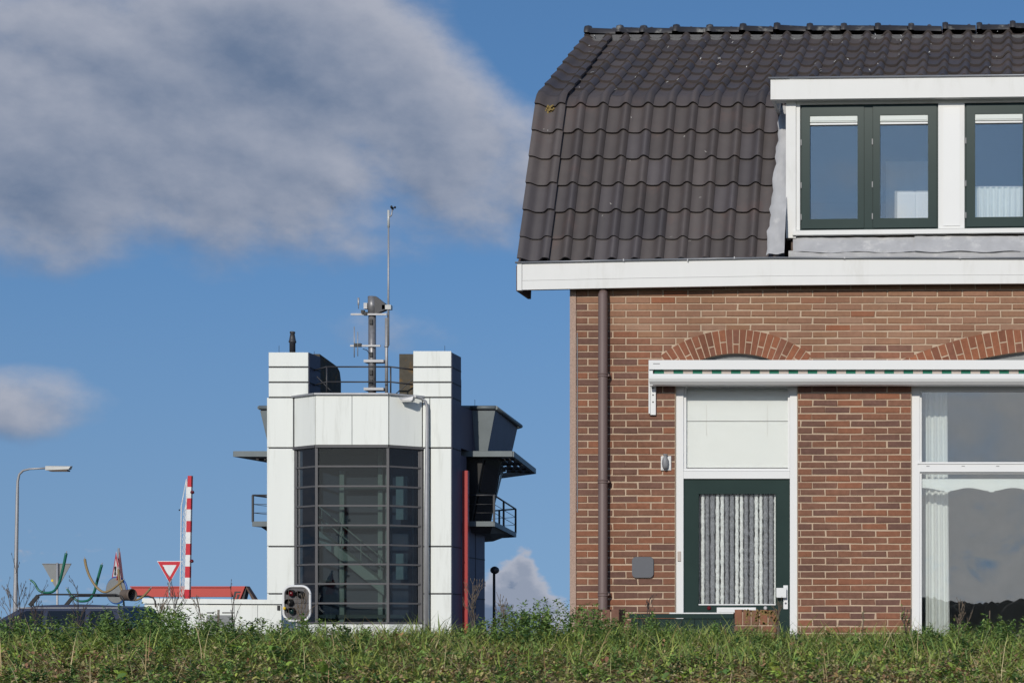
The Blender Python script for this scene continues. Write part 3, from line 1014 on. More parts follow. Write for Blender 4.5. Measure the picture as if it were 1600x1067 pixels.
# frame ring for the green casements
def ring(x0, x1, y0, y1, w, yy, th):
    b = MB()
    b.pbox(x0, y0, x0 + w, y1, yy, th); b.pbox(x1 - w, y0, x1, y1, yy, th)
    b.pbox(x0 + w, y0, x1 - w, y0 + w, yy, th); b.pbox(x0 + w, y1 - w, x1 - w, y1, yy, th)
    return b
dpart(ring(1250.2, 1465.6, 164.8, 360.2, 2.2, DY + .03, .06), 'window_frame', M['green'])
sash(1252.6, 1350, 167.2, 357.8, 1265.5, 1340, 182, 343, DY + .018)
b = MB(); b.pbox(1350.4, 167.2, 1363.6, 357.8, DY + .026, .05); dpart(b, 'centre_stile', M['green'])
sash(1364, 1463.2, 167.2, 357.8, 1375, 1450, 182, 343, DY + .018)
dpart(ring(1507.5, 1723, 164.8, 360.2, 2.2, DY + .03, .06), 'window_frame', M['green'])
sash(1510, 1608, 167.2, 357.8, 1523.5, 1598, 182, 343, DY + .018)
b = MB(); b.pbox(1608.4, 167.2, 1620.6, 357.8, DY + .026, .05); dpart(b, 'centre_stile', M['green'])
sash(1621, 1720.6, 167.2, 357.8, 1633, 1708, 182, 343, DY + .018)
b = MB(); b.pbox(1723.5, 157, 1960, 360, DY + .03, .05); dpart(b, 'right_panel', M['white'])
# lead apron below the sill, three lapped sheets
def lead(px0, px1, py0, py1, y0, y1, name='lead_sheet', seed=0):
    b = MB(); b.smooth = True
    nu, nv = 26, 6
    idx = []
    for v in range(nv + 1):
        P = []
        for u in range(nu + 1):
            f = v / nv
            y = y0 + (y1 - y0) * f
            px = px0 + (px1 - px0) * u / nu
            py = py0 + (py1 - py0) * f
            w = 0.004 * math.sin(u * 1.7 + seed) * math.sin(v * 1.1 + seed) + .003 * math.sin(u * .63 + 2 * seed + v)
            P.append((X_(px, y), y + w, Z_(py, y) + (1.2 * math.sin(u * .5 + seed) * CAMD / F if v == nv else 0)))
        idx.append(b.pts(P))
    for v in range(nv):
        for u in range(nu):
            b.face((idx[v] + u, idx[v + 1] + u, idx[v + 1] + u + 1, idx[v] + u + 1))
    return b.build(name, M['lead'], dormer)
lead(1239, 1432, 371, 394, DY + .02, -.02, seed=1)
lead(1429, 1594, 369, 393, DY + .012, -.028, seed=2.3)
lead(1591, 1900, 368, 392, DY + .02, -.02, seed=4)
b = MB(); b.pbox(1236, 366, 1960, 408, DY + .055, .03); dpart(b, 'apron_backing', M['brownwood'])
b = MB(); b.pbox(1232, 392, 1960, 410, -.012, .06); b.build('apron_foot', M['lead'], dormer)
# lead soaker running up the tiles beside the dormer
b = MB(); b.smooth = True
nv = 26; idx = []
for v in range(nv + 1):
    s = L1 * (0.0 + .93 * v / nv)
    P = PE + d1_ * s
    left = DMX0 - .155 + .055 * v / nv + .008 * math.sin(v * 1.3) + .006 * math.sin(v * 2.9)
    row = []
    for u in range(7):
        f = u / 6
        x = left + (DMX0 + .01 - left) * f
        h = .108 + .010 * math.sin(f * 5 + v * .6) + .007 * math.sin(v * 1.9 + f * 9) + (.03 * max(0, f - .6) / .4) - (.02 if u == 0 else 0)
        p = Vector((x, P.y, P.z)) + n1_ * h
        row.append(p)
    idx.append(b.pts(row))
for v in range(nv):
    for u in range(6):
        b.face((idx[v] + u, idx[v] + u + 1, idx[v + 1] + u + 1, idx[v + 1] + u))
b.build('lead_soaker', M['lead'], dormer)

# ---- front door with its frame and the light above
JY = 0.035
fr = MB()
fr.pbox(1055, 586, 1067.8, 1112, JY, .12); fr.pbox(1234.2, 586, 1245.6, 1112, JY, .12)
dframe = fr.build('door_frame', M['upvc'], house)
b = MB(); b.pbox(1068, 736, 1234, 747.5, JY, .11); b.build('transom', M['upvc'], dframe)
b = MB(); b.pbox(1068, 731.5, 1234, 735.6, JY + .012, .08); b.build('glazing_bar', M['upvc'], dframe)
b = MB(); b.pbox(1068, 586, 1234, 605, JY + .01, .09); b.build('head', M['upvc'], dframe)
b = MB(); b.pbox(1068, 605, 1072, 731.3, JY + .02, .06); b.pbox(1231, 605, 1234, 731.3, JY + .02, .06); b.build('glazing_bead', M['upvc'], dframe)
b = MB(); b.pbox(1072, 605, 1231, 731.3, JY + .045, .006); b.build('pane', M['glass_door'], dframe)
b = MB(); b.pbox(1058.6, 861, 1063.6, 876, JY - .012, .011)
bell = b.build('doorbell', M['awn_beige'], dframe)
dr = MB()
DRY = JY + .022
def dp_(*a): dr.pbox(*a)
dr.pbox(1068.6, 748.4, 1090, 1110, DRY, .05); dr.pbox(1213.5, 748.4, 1233.6, 1110, DRY, .05)
dr.pbox(1090, 748.4, 1213.5, 770, DRY, .05); dr.pbox(1090, 945, 1213.5, 1110, DRY, .05)
door = dr.build('door', M['green'], house)
for (a, c, d_, e) in ((1090, 770, 1091.6, 945), (1212, 770, 1213.5, 945), (1091.6, 943.2, 1212, 945), (1091.6, 770, 1212, 771.4)):
    b = MB(); b.pbox(a, c, d_, e, DRY - .006, .02); b.build('glazing_bead', M['upvc'] if c > 900 else M['green'], door)
b = MB(); b.pbox(1091.6, 771.4, 1212, 943.2, DRY + .02, .005); b.build('door_pane', M['glass_door'], door)
b = MB(); b.pbox(1120, 948.5, 1181, 957.5, DRY - .01, .01); b.build('letter_plate', M['upvc'], door)
b = MB(); b.pbox(1123, 950.3, 1178, 955.8, DRY - .014, .0035); b.build('letter_flap', M['upvc'], door)
for (px, k) in ((1108, 'lamp_red'), (1196, 'steel')):
    b = MB(); b.lathe(W(px, 949.5, DRY), [(.018, .001), (.018, -.008), (.012, -.013)], 12, 'y'); b.build('door_stud', M[k], door)
b = MB(); b.pbox(1224, 914, 1231, 951, DRY - .012, .012); hp = b.build('handle_plate', M['upvc'], door)
b = MB(); b.pbox(1213, 918, 1228.5, 933, DRY - .06, .02); b.pbox(1224.5, 922, 1228.4, 929, DRY - .0395, .027)
b.build('door_handle', M['upvc'], door)
b = MB(); b.lathe(W(1227.7, 942, DRY - .012), [(.009, 0), (.009, -.004)], 10, 'y'); b.build('keyhole', M['slate'], door)
b = MB(); b.pbox(1050, 1108, 1250, 1120, -.05, .3); b.build('doorstep', M['paving'], house)

# blind behind the light above the door
bl = thing('roman_blind', 'white roman blind drawn behind the pane above the green door', 'blind')
ys = [607, 633, 658.5, 683.5, 708, 730]
for k in range(5):
    b = MB()
    b.pbox(1071, ys[k], 1233, ys[k + 1] + (-.9 if k == 1 else .3), JY + .062 + .0015 * (4 - k), .0012)
    b.build('fold', M['blind'], bl)
for px in (1104, 1199):
    b = MB(); b.tube([W(px, 632, JY + .058), W(px, 682, JY + .058)], .0006, 4); b.build('cord', M['awn_beige'], bl)

# strip curtain behind the door glass
fc = thing('strip_curtain', 'white and grey chenille strip curtain behind the glass of the green door', 'curtain')
for (za, zb, kk) in ((62, 100, 'g'), (108, 176, 'w'), (178, 258, 'g'), (262, 346, 'g'), (352, 422, 'w'), (432, 502, 'w'), (505, 582, 'g'), (584, 670, 'g'), (676, 744, 'w'),
                     (752, 822, 'w'), (825, 908, 'g'), (912, 996, 'g'), (998, 1072, 'w'), (1078, 1142, 'w'), (1145, 1234, 'g'), (1238, 1322, 'g'), (1324, 1372, 'w')):
    px = 1085 + (za + zb) / 2 / 10.67; rad0 = (zb - za) / 2 / 10.67 * CAMD / F
    b = MB(); m = 60
    path = []; rad = []
    for q in range(m + 1):
        path.append(W(px + random.uniform(-.3, .3), 770 + 176 * q / m, DRY + .05 + random.uniform(-.003, .003)))
        rad.append(rad0 * random.uniform(.82, 1.12))
    b.tube(path, rad, 7)
    b.build('strip', M['chen_white' if kk == 'w' else 'chen_grey'], fc)
b = MB(); b.pbox(1090, 762, 1214, 768, DRY + .04, .02); b.build('header_rail', M['steel'], fc)

# ---- big front window
WYF = 0.035
b = MB(); b.pbox(1424, 596, 1437, 1025, WYF, .12); b.pbox(1884, 596, 1897, 1025, WYF, .12)
b.pbox(1437, 596, 1884, 611, WYF + .012, .1)
win = b.build('window', M['upvc'], house)
b = MB(); b.pbox(1437, 725, 1884, 737, WYF - .004, .11); b.build('transom', M['upvc'], win)
b = MB(); b.pbox(1433.5, 721.5, 1884, 724.6, WYF - .012, .05); b.build('drip_rail', M['upvc'], win)
b = MB(); b.pbox(1437, 611, 1440, 721.3, WYF + .02, .05); b.pbox(1437, 737.2, 1440, 1015, WYF + .02, .05)
b.pbox(1440, 737.2, 1884, 740, WYF + .02, .05); b.build('glazing_bead', M['upvc'], win)
for px in (1450, 1505, 1559):
    b = MB(); b.pbox(px - 2.5, 727.5, px + 2.5, 728.6, WYF - .0065, .003); b.build('drain_slot', M['greyfit'], win)
b = MB(); b.pbox(1440, 611, 1884, 721.3, WYF + .045, .006); b.build('upper_pane', M['glass'], win)
b = MB(); b.pbox(1440, 740, 1884, 1015, WYF + .045, .006); b.build('lower_pane', M['glass'], win)
b = MB(); b.pbox(1418, 1015, 1900, 1024, -.05, .16); b.build('window_sill', M['upvc'], win)

def drape(name, label, px0, px1, py0, py1, y, folds, amp, flare=0.0, material=None, bottom=None, category='curtain', nv=10):
    b = MB(); b.smooth = True
    nu = folds * 8
    idx = []
    for v in range(nv + 1):
        f = v / nv
        P = []
        for u in range(nu + 1):
            t = u / nu
            x0 = X_(px0, y); x1 = X_(px1 + flare * f, y)
            ph = t * folds * 2 * math.pi + .5 * math.sin(t * 9)
            yy = y + amp * (.55 + .45 * f) * math.sin(ph) * (1 + .3 * math.sin(t * 5 + 1))
            z0 = Z_(py0, y); z1 = Z_(py1, y) if bottom is None else Z_(bottom(t), y)
            P.append((x0 + (x1 - x0) * t, yy, z0 + (z1 - z0) * f))
        idx.append(b.pts(P))
    for v in range(nv):
        for u in range(nu):
            b.face((idx[v] + u, idx[v + 1] + u, idx[v + 1] + u + 1, idx[v] + u + 1))
    o = b.build(name, material or M['curtain'])
    o['label'] = label; o['category'] = category
    return o
drape('curtain', 'long white curtain hanging at the left of the large front window', 1446, 1480, 606, 1020, .34, 4, .02, flare=4)
def scal(t):
    k = (t * 450 / 71 + .45) % 1.0
    return 767 - 5 * (0.5 - 0.5 * math.cos(2 * math.pi * k)) + (1.5 if k < .06 or k > .94 else 0)
def drape_flat():
    b = MB()
    nu = 260
    a = b.pts([(X_(1441 + 440 * u / nu, .094), .094, Z_(748, .094)) for u in range(nu + 1)])
    c = b.pts([(X_(1441 + 440 * u / nu, .094), .096 + .003 * math.sin(u * .3), Z_(scal(u / nu), .094)) for u in range(nu + 1)])
    for u in range(nu):
        b.face((a + u, c + u, c + u + 1, a + u + 1))
    o = b.build('valance', M['curtain'])
    o['label'] = 'scalloped white valance across the top of the lower pane of the front window'
    o['category'] = 'valance'
    return o
drape_flat()
drape('net_curtain', 'short gathered white net curtain in the right dormer window', 1524, 1640, 292, 350, .24, 13, .012, category='curtain')
b = MB(); b.tube([W(1520, 292, .235), W(1650, 292, .235)], .004, 6); o = b.build('curtain_rod', M['upvc'])
o['label'] = 'thin white rod carrying the net curtain in the right dormer window'; o['category'] = 'curtain rod'
cb = thing('white_cupboard', 'white cupboard standing behind the second dormer window pane', 'cupboard')
b = MB(); b.pbox(1402, 300, 1462, 380, .46, .35); b.build('cupboard_body', M['upvc'], cb)
b = MB(); b.pbox(1405, 303, 1430, 378, .445, .014); b.build('cupboard_door', M['upvc'], cb)
b = MB(); b.pbox(1434, 303, 1459, 378, .445, .014); b.build('cupboard_door', M['upvc'], cb)

wb = thing('wardrobe', 'tall pale grey wardrobe dimly seen behind the white cupboard upstairs', 'wardrobe')
b = MB(); b.pbox(1384, 252, 1475, 400, .95, .4); b.build('wardrobe_body', M['plaster'], wb)
b = MB(); b.pbox(1386, 254, 1428, 398, .935, .014); b.build('wardrobe_door', M['plaster'], wb)
b = MB(); b.pbox(1431, 254, 1473, 398, .935, .014); b.build('wardrobe_door', M['plaster'], wb)

# ---- awning
AW0, AW1 = 1013.5, 1960
YA = -0.15
b = MB(); b.pbox(AW0, 562.5, AW1, 577, YA, .14)
awn = b.build('awning', M['upvc'], house)
b = MB(); b.pbox(AW0 + 2, 577.4, AW1, 583.6, YA + .05, .09); b.build('cassette_recess', M['dark'], awn)
k = 0; px = 1015.5 + 7
while px < 1920:
    for (mm, dx) in (('awn_green', 0), ('awn_beige', 14.9)):
        b = MB(); b.pbox(px + dx, 577.6, px + dx + 14.9, 583.8, YA + .035, .014); b.build('fabric_stripe', M[mm], awn)
    px += 29.95
b = MB()
x0, x1 = X_(AW0 + 1, YA), X_(AW1, YA)
pf = [(YA - .012, Z_(586, YA)), (YA - .018, Z_(588, YA)), (YA - .018, Z_(592, YA)), (YA - .008, Z_(596, YA)), (YA + .02, Z_(600.5, YA)), (YA + .10, Z_(601, YA)), (YA + .10, Z_(584.2, YA)), (YA - .006, Z_(584.2, YA))]
b.prism([(0, y, z) for (y, z) in pf], (x0, 0, 0), (x1, 0, 0)); recalc(b.build('front_bar', M['upvc'], awn))
b = MB(); b.pbox(1014, 577.2, 1020, 602, YA + .02, .12); b.build('end_plate', M['upvc'], awn)
b = MB(); b.pbox(1016.2, 602.3, 1024.5, 648, -.03, .026); br = b.build('mounting_bracket', M['upvc'], awn)
for py in (606, 617, 628):
    b = MB(); b.lathe(W(1020.4, py, -.03), [(.007, -.0005), (.007, -.002)], 10, 'y'); b.build('bracket_bolt', M['black'], awn)
b = MB(); b.pbox(1013.4, 577.4, 1015.6, 646, -.045, .04); b.build('bracket_side', M['upvc'], awn)

b = MB(); b.pbox(1020.5, 567.6, 1031, 568.9, YA - .001, .0008); b.build('maker_mark', M['greyfit'], awn)

# ---- things on the wall
wo_ = thing('wall_ornament', 'grey bottle-shaped ornament on a white plate beside the door frame', 'ornament')
b = MB(); b.bevbox(X_(1032.5, -.012), X_(1048.5, -.012), -.014, -.003, Z_(735, 0), Z_(712.5, 0), .004); b.build('back_plate', M['upvc'], wo_)
c = W(1039.5, 733, -.035)
b = MB(); b.lathe(c, [(.012, 0), (.026, .018), (.030, .05), (.027, .085), (.016, .108), (.014, .118), (.021, .128), (.020, .134)], 14)
b.build('bottle', M['greyfit'], wo_)
for (px, py) in ((1035, 715), (1046.5, 715), (1035, 732), (1046.5, 732)):
    b = MB(); b.lathe(W(px, py, -.0142), [(.003, 0), (.002, -.003)], 8, 'y'); b.build('screw', M['steel'], wo_)
b = MB()
pts = []
x0, x1, z0, z1 = X_(987.5, -.02), X_(1021, -.02), Z_(902, -.02), Z_(869.5, -.02)
rc = .035
for (cx, cz, a0) in ((x1 - rc, z1 - rc, 0), (x0 + rc, z1 - rc, 90), (x0 + rc, z0 + rc, 180), (x1 - rc, z0 + rc, 270)):
    for q in range(6):
        t = R(a0 + q * 18)
        pts.append((cx + rc * math.cos(t), -.02, cz + rc * math.sin(t)))
b.prism(pts[::-1], (0, 0, 0), (0, .016, 0))
o = recalc(b.build('house_plate', M['slate'])); o['label'] = 'plain dark grey rounded plate on the brick wall left of the door'; o['category'] = 'plate'

# ---- garden walls and gate in front of the house
def pier(name, label, px0, px1, py_top, y, n, depth, lich):
    t = thing(name, label, 'garden wall')
    x0, x1 = X_(px0, y), X_(px1, y); zt = Z_(py_top, y)
    b = MB(); b.box(x0 + .01, x1 - .01, y + .008, y + depth - .008, 0, zt - .015); b.build('core', M['mortar'], t)
    w = (x1 - x0) / n
    for k in range(n):
        b = MB(); dz = random.uniform(-.004, .004)
        b.bevbox(x0 + k * w + .004, x0 + (k + 1) * w - .004, y, y + depth, zt - .115, zt + dz, .004)
        b.build('coping_brick', M['brick_low'], t)
    z = zt - .125
    j = 0
    while z > .3:
        x = x0 - (w * 1.5 if j % 2 else 0)
        while x < x1:
            a_, c_ = max(x, x0), min(x + BL - .01, x1)
            if c_ - a_ > .02:
                b = MB(); b.bevbox(a_, c_, y, y + .05, z - .052, z, .004); b.build('brick', M['brick_low'], t)
            x += BL
        z -= .0605; j += 1
    if lich:
        b = MB()
        for k in range(130):
            cx = random.uniform(x0 + (x1 - x0) * .25, x1); cz = zt - abs(random.gauss(0, .06)); r = random.uniform(.003, .012)
            p = [(cx + r * random.uniform(.6, 1.2) * math.cos(q), y - .001, cz + r * random.uniform(.6, 1.2) * math.sin(q)) for q in [i * math.pi / 3 for i in range(6)]]
            b.prism(p, (0, -.002, 0), (0, 0, 0))
        recalc(b.build('lichen', M['lichen'], t, kind='stuff'))
    return t
GWY = -1.9
pier('garden_wall', 'low brown brick garden wall at the foot of the downpipe', 898, 968, 952, GWY, 5, .21, False)
pier('garden_wall', 'low brick pier with orange lichen in front of the green door', 1147, 1213, 952.5, GWY, 5, .21, True)
gt = thing('garden_gate', 'low dark green wooden gate between the two brick piers', 'gate')
b = MB(); b.pbox(983, 958.5, 1146, 965, GWY + .04, .12); b.build('top_rail', M['green'], gt)
b = MB(); b.pbox(1046, 956.5, 1146, 958.4, GWY + .06, .09); b.build('rail_capping', M['upvc'], gt)
for k in range(8):
    b = MB(); b.pbox(986 + 20 * k, 966, 986 + 20 * k + 19, 1060, GWY + .06, .03); b.build('board', M['green'], gt)

# ================================================================== THE CONTROL TOWER
TY = 54.0
tower = thing('control_tower', 'white panelled bridge control tower with glazed stair bay and roof mast', 'tower')
def TX(px, y=TY): return X_(px, y)
def TZ(py, y=TY): return Z_(py, y)
TCX = TX(562)
# two piers: dark body + white panels
for side, (pa, pb_) in (('l', (419, 482)), ('r', (645, 705.5))):
    b = MB(); b.box(TX(pa), TX(pb_), TY + .06, TY + 1.2, -1, TZ(550.5))
    pr = b.build('pier', M['navy'], tower)
    b = MB(); b.box(TX(pa) + .02, TX(pb_) - .02, TY + .03, TY + .06, -1, TZ(551)); b.build('panel_gasket', M['gasket'], pr)
    seams = [548.5 if side == 'r' else 550.5, 573.5, 597.2, 620.8, 699.6, 853.5, 927.3, 1030]
    for k in range(7):
        a, c = seams[k] + (1.1 if k else 0), seams[k + 1] - 1.1
        if k < 3: x0, x1 = pa + .6, pb_ - .6
        elif side == 'l': x0, x1 = 417, (457.8 if k == 3 else 459.6)
        else: x0, x1 = 673 if k > 3 else 672, pb_ - .6
        b = MB(); b.bevbox(TX(x0), TX(x1), TY, TY + .035, TZ(c), TZ(a), .012); b.build('panel', M['panel'], pr)
        if side == 'r' and k >= 3:
            b = MB(); b.bevbox(TX(660.5 if k == 3 else 662), TX(671), TY, TY + .035, TZ(c), TZ(a), .012); b.build('panel', M['panel'], pr)
    if side == 'l':
        b = MB(); b.box(TX(417), TX(419), TY + .036, TY + 1.2, -1, TZ(621)); b.build('side_cladding', M['panel'], pr)
    # side seams on the camera-facing flank
    for s_ in seams[1:-1]:
        b = MB(); b.box(TX(pb_) + .001, TX(pb_) + .012, TY + .07, TY + 1.2, TZ(s_) - .02, TZ(s_) + .02); b.build('flank_seam', M['gasket'], pr)
    # lichen covered concrete fin behind the pier
    fx0, fx1 = (TX(482) - .9, TX(482) - .05) if side == 'l' else (TX(645) - .95, TX(645) + .8)
    y0, y1, zt, zb = TY + 1.25, TY + 3.5, TZ(553, TY + 1.25), TZ(700)
    ptsf = [(y0, zb), (y1, zb), (y1, zt - .75), (y1 - .12, zt - .4), (y1 - .4, zt - .22), (y0, zt)]
    b = MB(); b.prism([(0, y, z) for (y, z) in ptsf], (fx0, 0, 0), (fx1, 0, 0)); recalc(b.build('concrete_fin', M['concrete'], tower))

# glazed stair bay
BY = TY - .8     # front of the bay
hx0, hx1 = TX(459), TX(661)              # where it meets the piers
bx0, bx1 = TX(493, BY), TX(607, BY)
def bay_poly(y_off=0.0, grow=0.0):
    return [(hx0 - grow, TY + y_off), (bx0 - grow * .5, BY - grow + y_off), (bx1 + grow * .5, BY - grow + y_off), (hx1 + grow, TY + y_off)]
b = MB()
zt_, zb_ = TZ(615, BY), TZ(697, BY)
b.prism([(x, y, 0) for (x, y) in [(hx0 + .1, TY + 3.4)] + [(hx0 + .1, TY + .25), (bx0 + .1, BY + .25), (bx1 - .1, BY + .25), (hx1 - .1, TY + .25)] + [(hx1 - .1, TY + 3.4)]], (0, 0, zt_ - .28), (0, 0, zt_ - .05))
bay = recalc(b.build('stair_bay', M['gasket'], tower))
def quad_panel(name, m, p, q, za, zb, th=.06, gap=.03, parent=None):
    p = Vector((p[0], p[1], 0)); q = Vector((q[0], q[1], 0))
    t = (q - p).normalized(); nrm = Vector((t.y, -t.x, 0))
    a = p + t * gap; c = q - t * gap
    b = MB()
    b.hexa([(a.x, a.y, zb), (c.x, c.y, zb), (c.x, c.y, za), (a.x, a.y, za)] +
           [((a - nrm * th).x, (a - nrm * th).y, zb), ((c - nrm * th).x, (c - nrm * th).y, zb), ((c - nrm * th).x, (c - nrm * th).y, za), ((a - nrm * th).x, (a - nrm * th).y, za)])
    return b.build(name, m, parent or bay)
bp0 = bay_poly()
midf = ((bx0 + bx1) / 2, BY)
quad_panel('fascia_panel', M['panel'], bp0[0], bp0[1], zt_ - .05, zb_ + .06, gap=.045)
quad_panel('fascia_panel', M['panel'], bp0[1], midf, zt_ - .05, zb_ + .06, gap=.011)
quad_panel('fascia_panel', M['panel'], midf, bp0[2], zt_ - .05, zb_ + .06, gap=.011)
quad_panel('fascia_panel', M['panel'], bp0[2], bp0[3], zt_ - .05, zb_ + .06, gap=.045)
bpi = [(hx0, TY + .09), (bx0 + .03, BY + .09), (bx1 - .03, BY + .09), (hx1, TY + .09)]
for k in range(3):
    quad_panel('fascia_backing', M['gasket'], bpi[k], bpi[k + 1], zt_ - .06, zb_, gap=0, th=.04)
# coping and base trim
def strip(name, m, poly, z0, z1, w):
    b = MB()
    for k in range(len(poly) - 1):
        p, q = poly[k], poly[k + 1]
        b.bar((p[0], p[1], (z0 + z1) / 2), (q[0], q[1], (z0 + z1) / 2), w, z1 - z0)
    return b.build(name, m, bay)
strip('coping', M['steel'], bay_poly(0, .04), zt_ - .045, zt_ + .02, .12)
strip('sill_trim', M['mull'], bay_poly(.03, .0), zb_ - .05, zb_ + .04, .14)
# panes, mullions, transoms
tr_y = [698.6, 728.2, 759.2, 789.7, 820.2, 851, 881.2, 911.6, 942, 972.5]
trz = [TZ(v, BY) for v in tr_y]
gp_ = [(hx0 + .08, TY + .06), (bx0 + .03, BY + .07), (bx1 - .03, BY + .07), (hx1 - .08, TY + .06)]
for k in range(3):
    for j in range(9):
        quad_panel('pane', M['tglass'] if k == 1 else M['tglass_side'], gp_[k], gp_[k + 1], trz[j] - .03, trz[j + 1] + .03, th=.02, gap=.05)
    for j in range(10):
        b = MB(); p, q = gp_[k], gp_[k + 1]
        b.bar((p[0], p[1] - .01, trz[j]), (q[0], q[1] - .01, trz[j]), .09, .065); b.build('transom', M['mull'], bay)
for (x, y) in gp_ + [((gp_[0][0] * .83 + gp_[1][0] * .17), gp_[0][1] * .83 + gp_[1][1] * .17 + .06), ((gp_[3][0] * .9 + gp_[2][0] * .1), gp_[3][1] * .9 + gp_[2][1] * .1 + .06)]:
    b = MB(); b.box(x - .05, x + .05, y - .06, y + .07, trz[-1], zb_); b.build('mullion', M['mull'], bay)
b = MB(); b.prism([(x, y, 0) for (x, y) in [(hx0 + .02, TY + 1)] + bay_poly(.05, -.02) + [(hx1 - .02, TY + 1)]], (0, 0, -1), (0, 0, trz[-1] - .05))
recalc(b.build('plinth', M['panel'], bay))

# stair inside the bay
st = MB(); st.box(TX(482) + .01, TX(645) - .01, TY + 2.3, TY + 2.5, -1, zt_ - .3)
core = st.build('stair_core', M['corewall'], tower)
def sp(x): return TX(x, TY + 1)
def sz(y): return TZ(y, TY + 1)
for px in (534, 594, 606):
    b = MB(); b.box(sp(px) - .09, sp(px) + .09, TY + 1.0, TY + 1.2, -1, sz(700 if px != 534 else 735)); b.build('column', M['stair'], core)
for (a, c, y) in ((470, 655, 820), (470, 520, 905), (590, 655, 880), (540, 655, 760), (470, 655, 960)):
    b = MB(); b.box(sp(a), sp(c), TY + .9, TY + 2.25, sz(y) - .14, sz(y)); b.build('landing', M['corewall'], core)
for (x0, y0, x1, y1, yy) in ((505, 830, 606, 912, .55), (500, 780, 575, 822, 1.3), (510, 880, 560, 960, 1.3)):
    b = MB()
    A, C = Vector((sp(x0), TY + yy, sz(y0))), Vector((sp(x1), TY + yy, sz(y1)))
    b.hexa([A + Vector((0, 0, -.45)), C + Vector((0, 0, -.45)), C, A, A + Vector((0, .9, -.45)), C + Vector((0, .9, -.45)), C + Vector((0, .9, 0)), A + Vector((0, .9, 0))])
    b.build('stair_flight', M['stair'], core)
    for hgt in (.55, .95):
        b = MB(); b.tube([A + Vector((0, -.02, hgt)), C + Vector((0, -.02, hgt))], .025, 6); b.build('handrail', M['stair'], core)
    for f in (.05, .35, .65, .95):
        p = A.lerp(C, f); b = MB(); b.tube([p, p + Vector((0, -.02, .95))], .02, 5); b.build('baluster', M['stair'], core)
for (a, c, y0, y1) in ((540, 590, 740, 753), (541, 588, 768, 772), (542, 588, 779, 788), (540, 592, 792, 797), (541, 590, 808, 815), (561, 606, 864, 872), (545, 556, 910, 940), (566, 590, 945, 953)):
    b = MB(); b.box(sp(a), sp(c), TY + 1.5, TY + 1.56, sz(y1), sz(y0)); b.build('radiator_panel', M['stair'], core)
for (a, c, y0, y1) in ((470, 477, 700, 960), (648, 655, 700, 960), (622, 640, 745, 812), (622, 640, 865, 905)):
    b = MB(); b.box(sp(a), sp(c), TY + .75, TY + .8, sz(y1), sz(y0)); b.build('side_panel', M['stair'], core)

# rear shaft and control room
SX = 0
def mir(x): return 2 * (TCX - .25) - x
shx1 = TX(720, TY + 1.2); shx0 = mir(shx1) + .45
b = MB(); b.box(shx0, shx1 - .08, TY + 1.21, TY + 2.2, -1, TZ(705)); b.box(shx0 + .3, shx1 + .0, TY + 2.21, TY + 4.4, -1, TZ(818, TY + 2))
shaft = b.build('shaft', M['navy'], tower)
for py in (872, 935):
    b = MB(); b.box(shx1 + .002, shx1 + .012, TY + 2.25, TY + 4.4, TZ(py, TY + 3) - .02, TZ(py, TY + 3) + .02); b.build('flank_seam', M['gasket'], shaft)
b = MB(); b.box(shx1 + .002, shx1 + .012, TY + 3.1, TY + 3.14, -1, TZ(818, TY + 2) - .1); b.build('flank_seam', M['gasket'], shaft)
def loft(name, m, lo, hi, zlo, zhi, parent, cap=True):
    """polygon lo at zlo to polygon hi at zhi"""
    b = MB(); n = len(lo)
    i = b.pts([(x, y, zlo) for (x, y) in lo]); j = b.pts([(x, y, zhi) for (x, y) in hi])
    for k in range(n):
        k2 = (k + 1) % n
        b.face((i + k, i + k2, j + k2, j + k))
    if cap:
        b.face([i + k for k in range(n)][::-1]); b.face([j + k for k in range(n)])
    return recalc(b.build(name, m, parent))
def sym(P):
    """right half polygon (front to back) -> closed polygon"""
    return P + [(mir(x), y) for (x, y) in P][::-1]
FY = TY + 2.7
zc_top = TZ(637, FY); zc_bot = TZ(704, FY)
f_hi = sym([(TX(738, FY), FY), (TX(774, FY), FY), (-21.75, FY + 6.2), (-23.4, FY + 8.5)])
f_lo = sym([(TX(742, FY), FY + .12), (TX(761, FY), FY + .12), (-22.05, FY + 5.9), (-23.6, FY + 8.0)])
room = loft('control_room', M['navy'], f_lo, f_hi, zc_bot, zc_top, tower)
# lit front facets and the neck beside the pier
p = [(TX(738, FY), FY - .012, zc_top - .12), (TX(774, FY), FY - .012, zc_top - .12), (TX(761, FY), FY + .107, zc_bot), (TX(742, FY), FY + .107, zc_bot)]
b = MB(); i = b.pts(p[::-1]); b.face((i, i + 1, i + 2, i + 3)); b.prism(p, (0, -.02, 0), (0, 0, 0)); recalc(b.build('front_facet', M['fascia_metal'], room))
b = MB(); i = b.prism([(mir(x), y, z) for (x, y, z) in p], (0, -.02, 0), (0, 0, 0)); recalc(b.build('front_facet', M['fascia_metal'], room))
lp = sym([(TX(736, FY), FY - .05), (TX(775, FY), FY - .05), (-21.65, FY + 6.3), (-23.3, FY + 8.6)])
b = MB()
for k in range(len(lp)):
    a, c = lp[k], lp[(k + 1) % len(lp)]
    b.tube([(a[0], a[1], zc_top), (c[0], c[1], zc_top)], .085, 8)
b.build('roof_edge', M['fascia_metal'], room)
a, c = Vector((-21.22, FY + 2.7, zc_bot)), Vector((-21.38, FY + 3.0, zc_top))
b = MB(); b.box(shx1 - .1, shx1 + .0, TY + 1.22, FY + .1, TZ(706, FY), TZ(634, TY + 1.2)); b.build('neck_wall', M['navy'], room)
b = MB(); b.box(mir(shx1), mir(shx1) + .1, TY + 1.22, FY + .1, TZ(706, FY), TZ(634, TY + 1.2)); b.build('neck_wall', M['navy'], room)
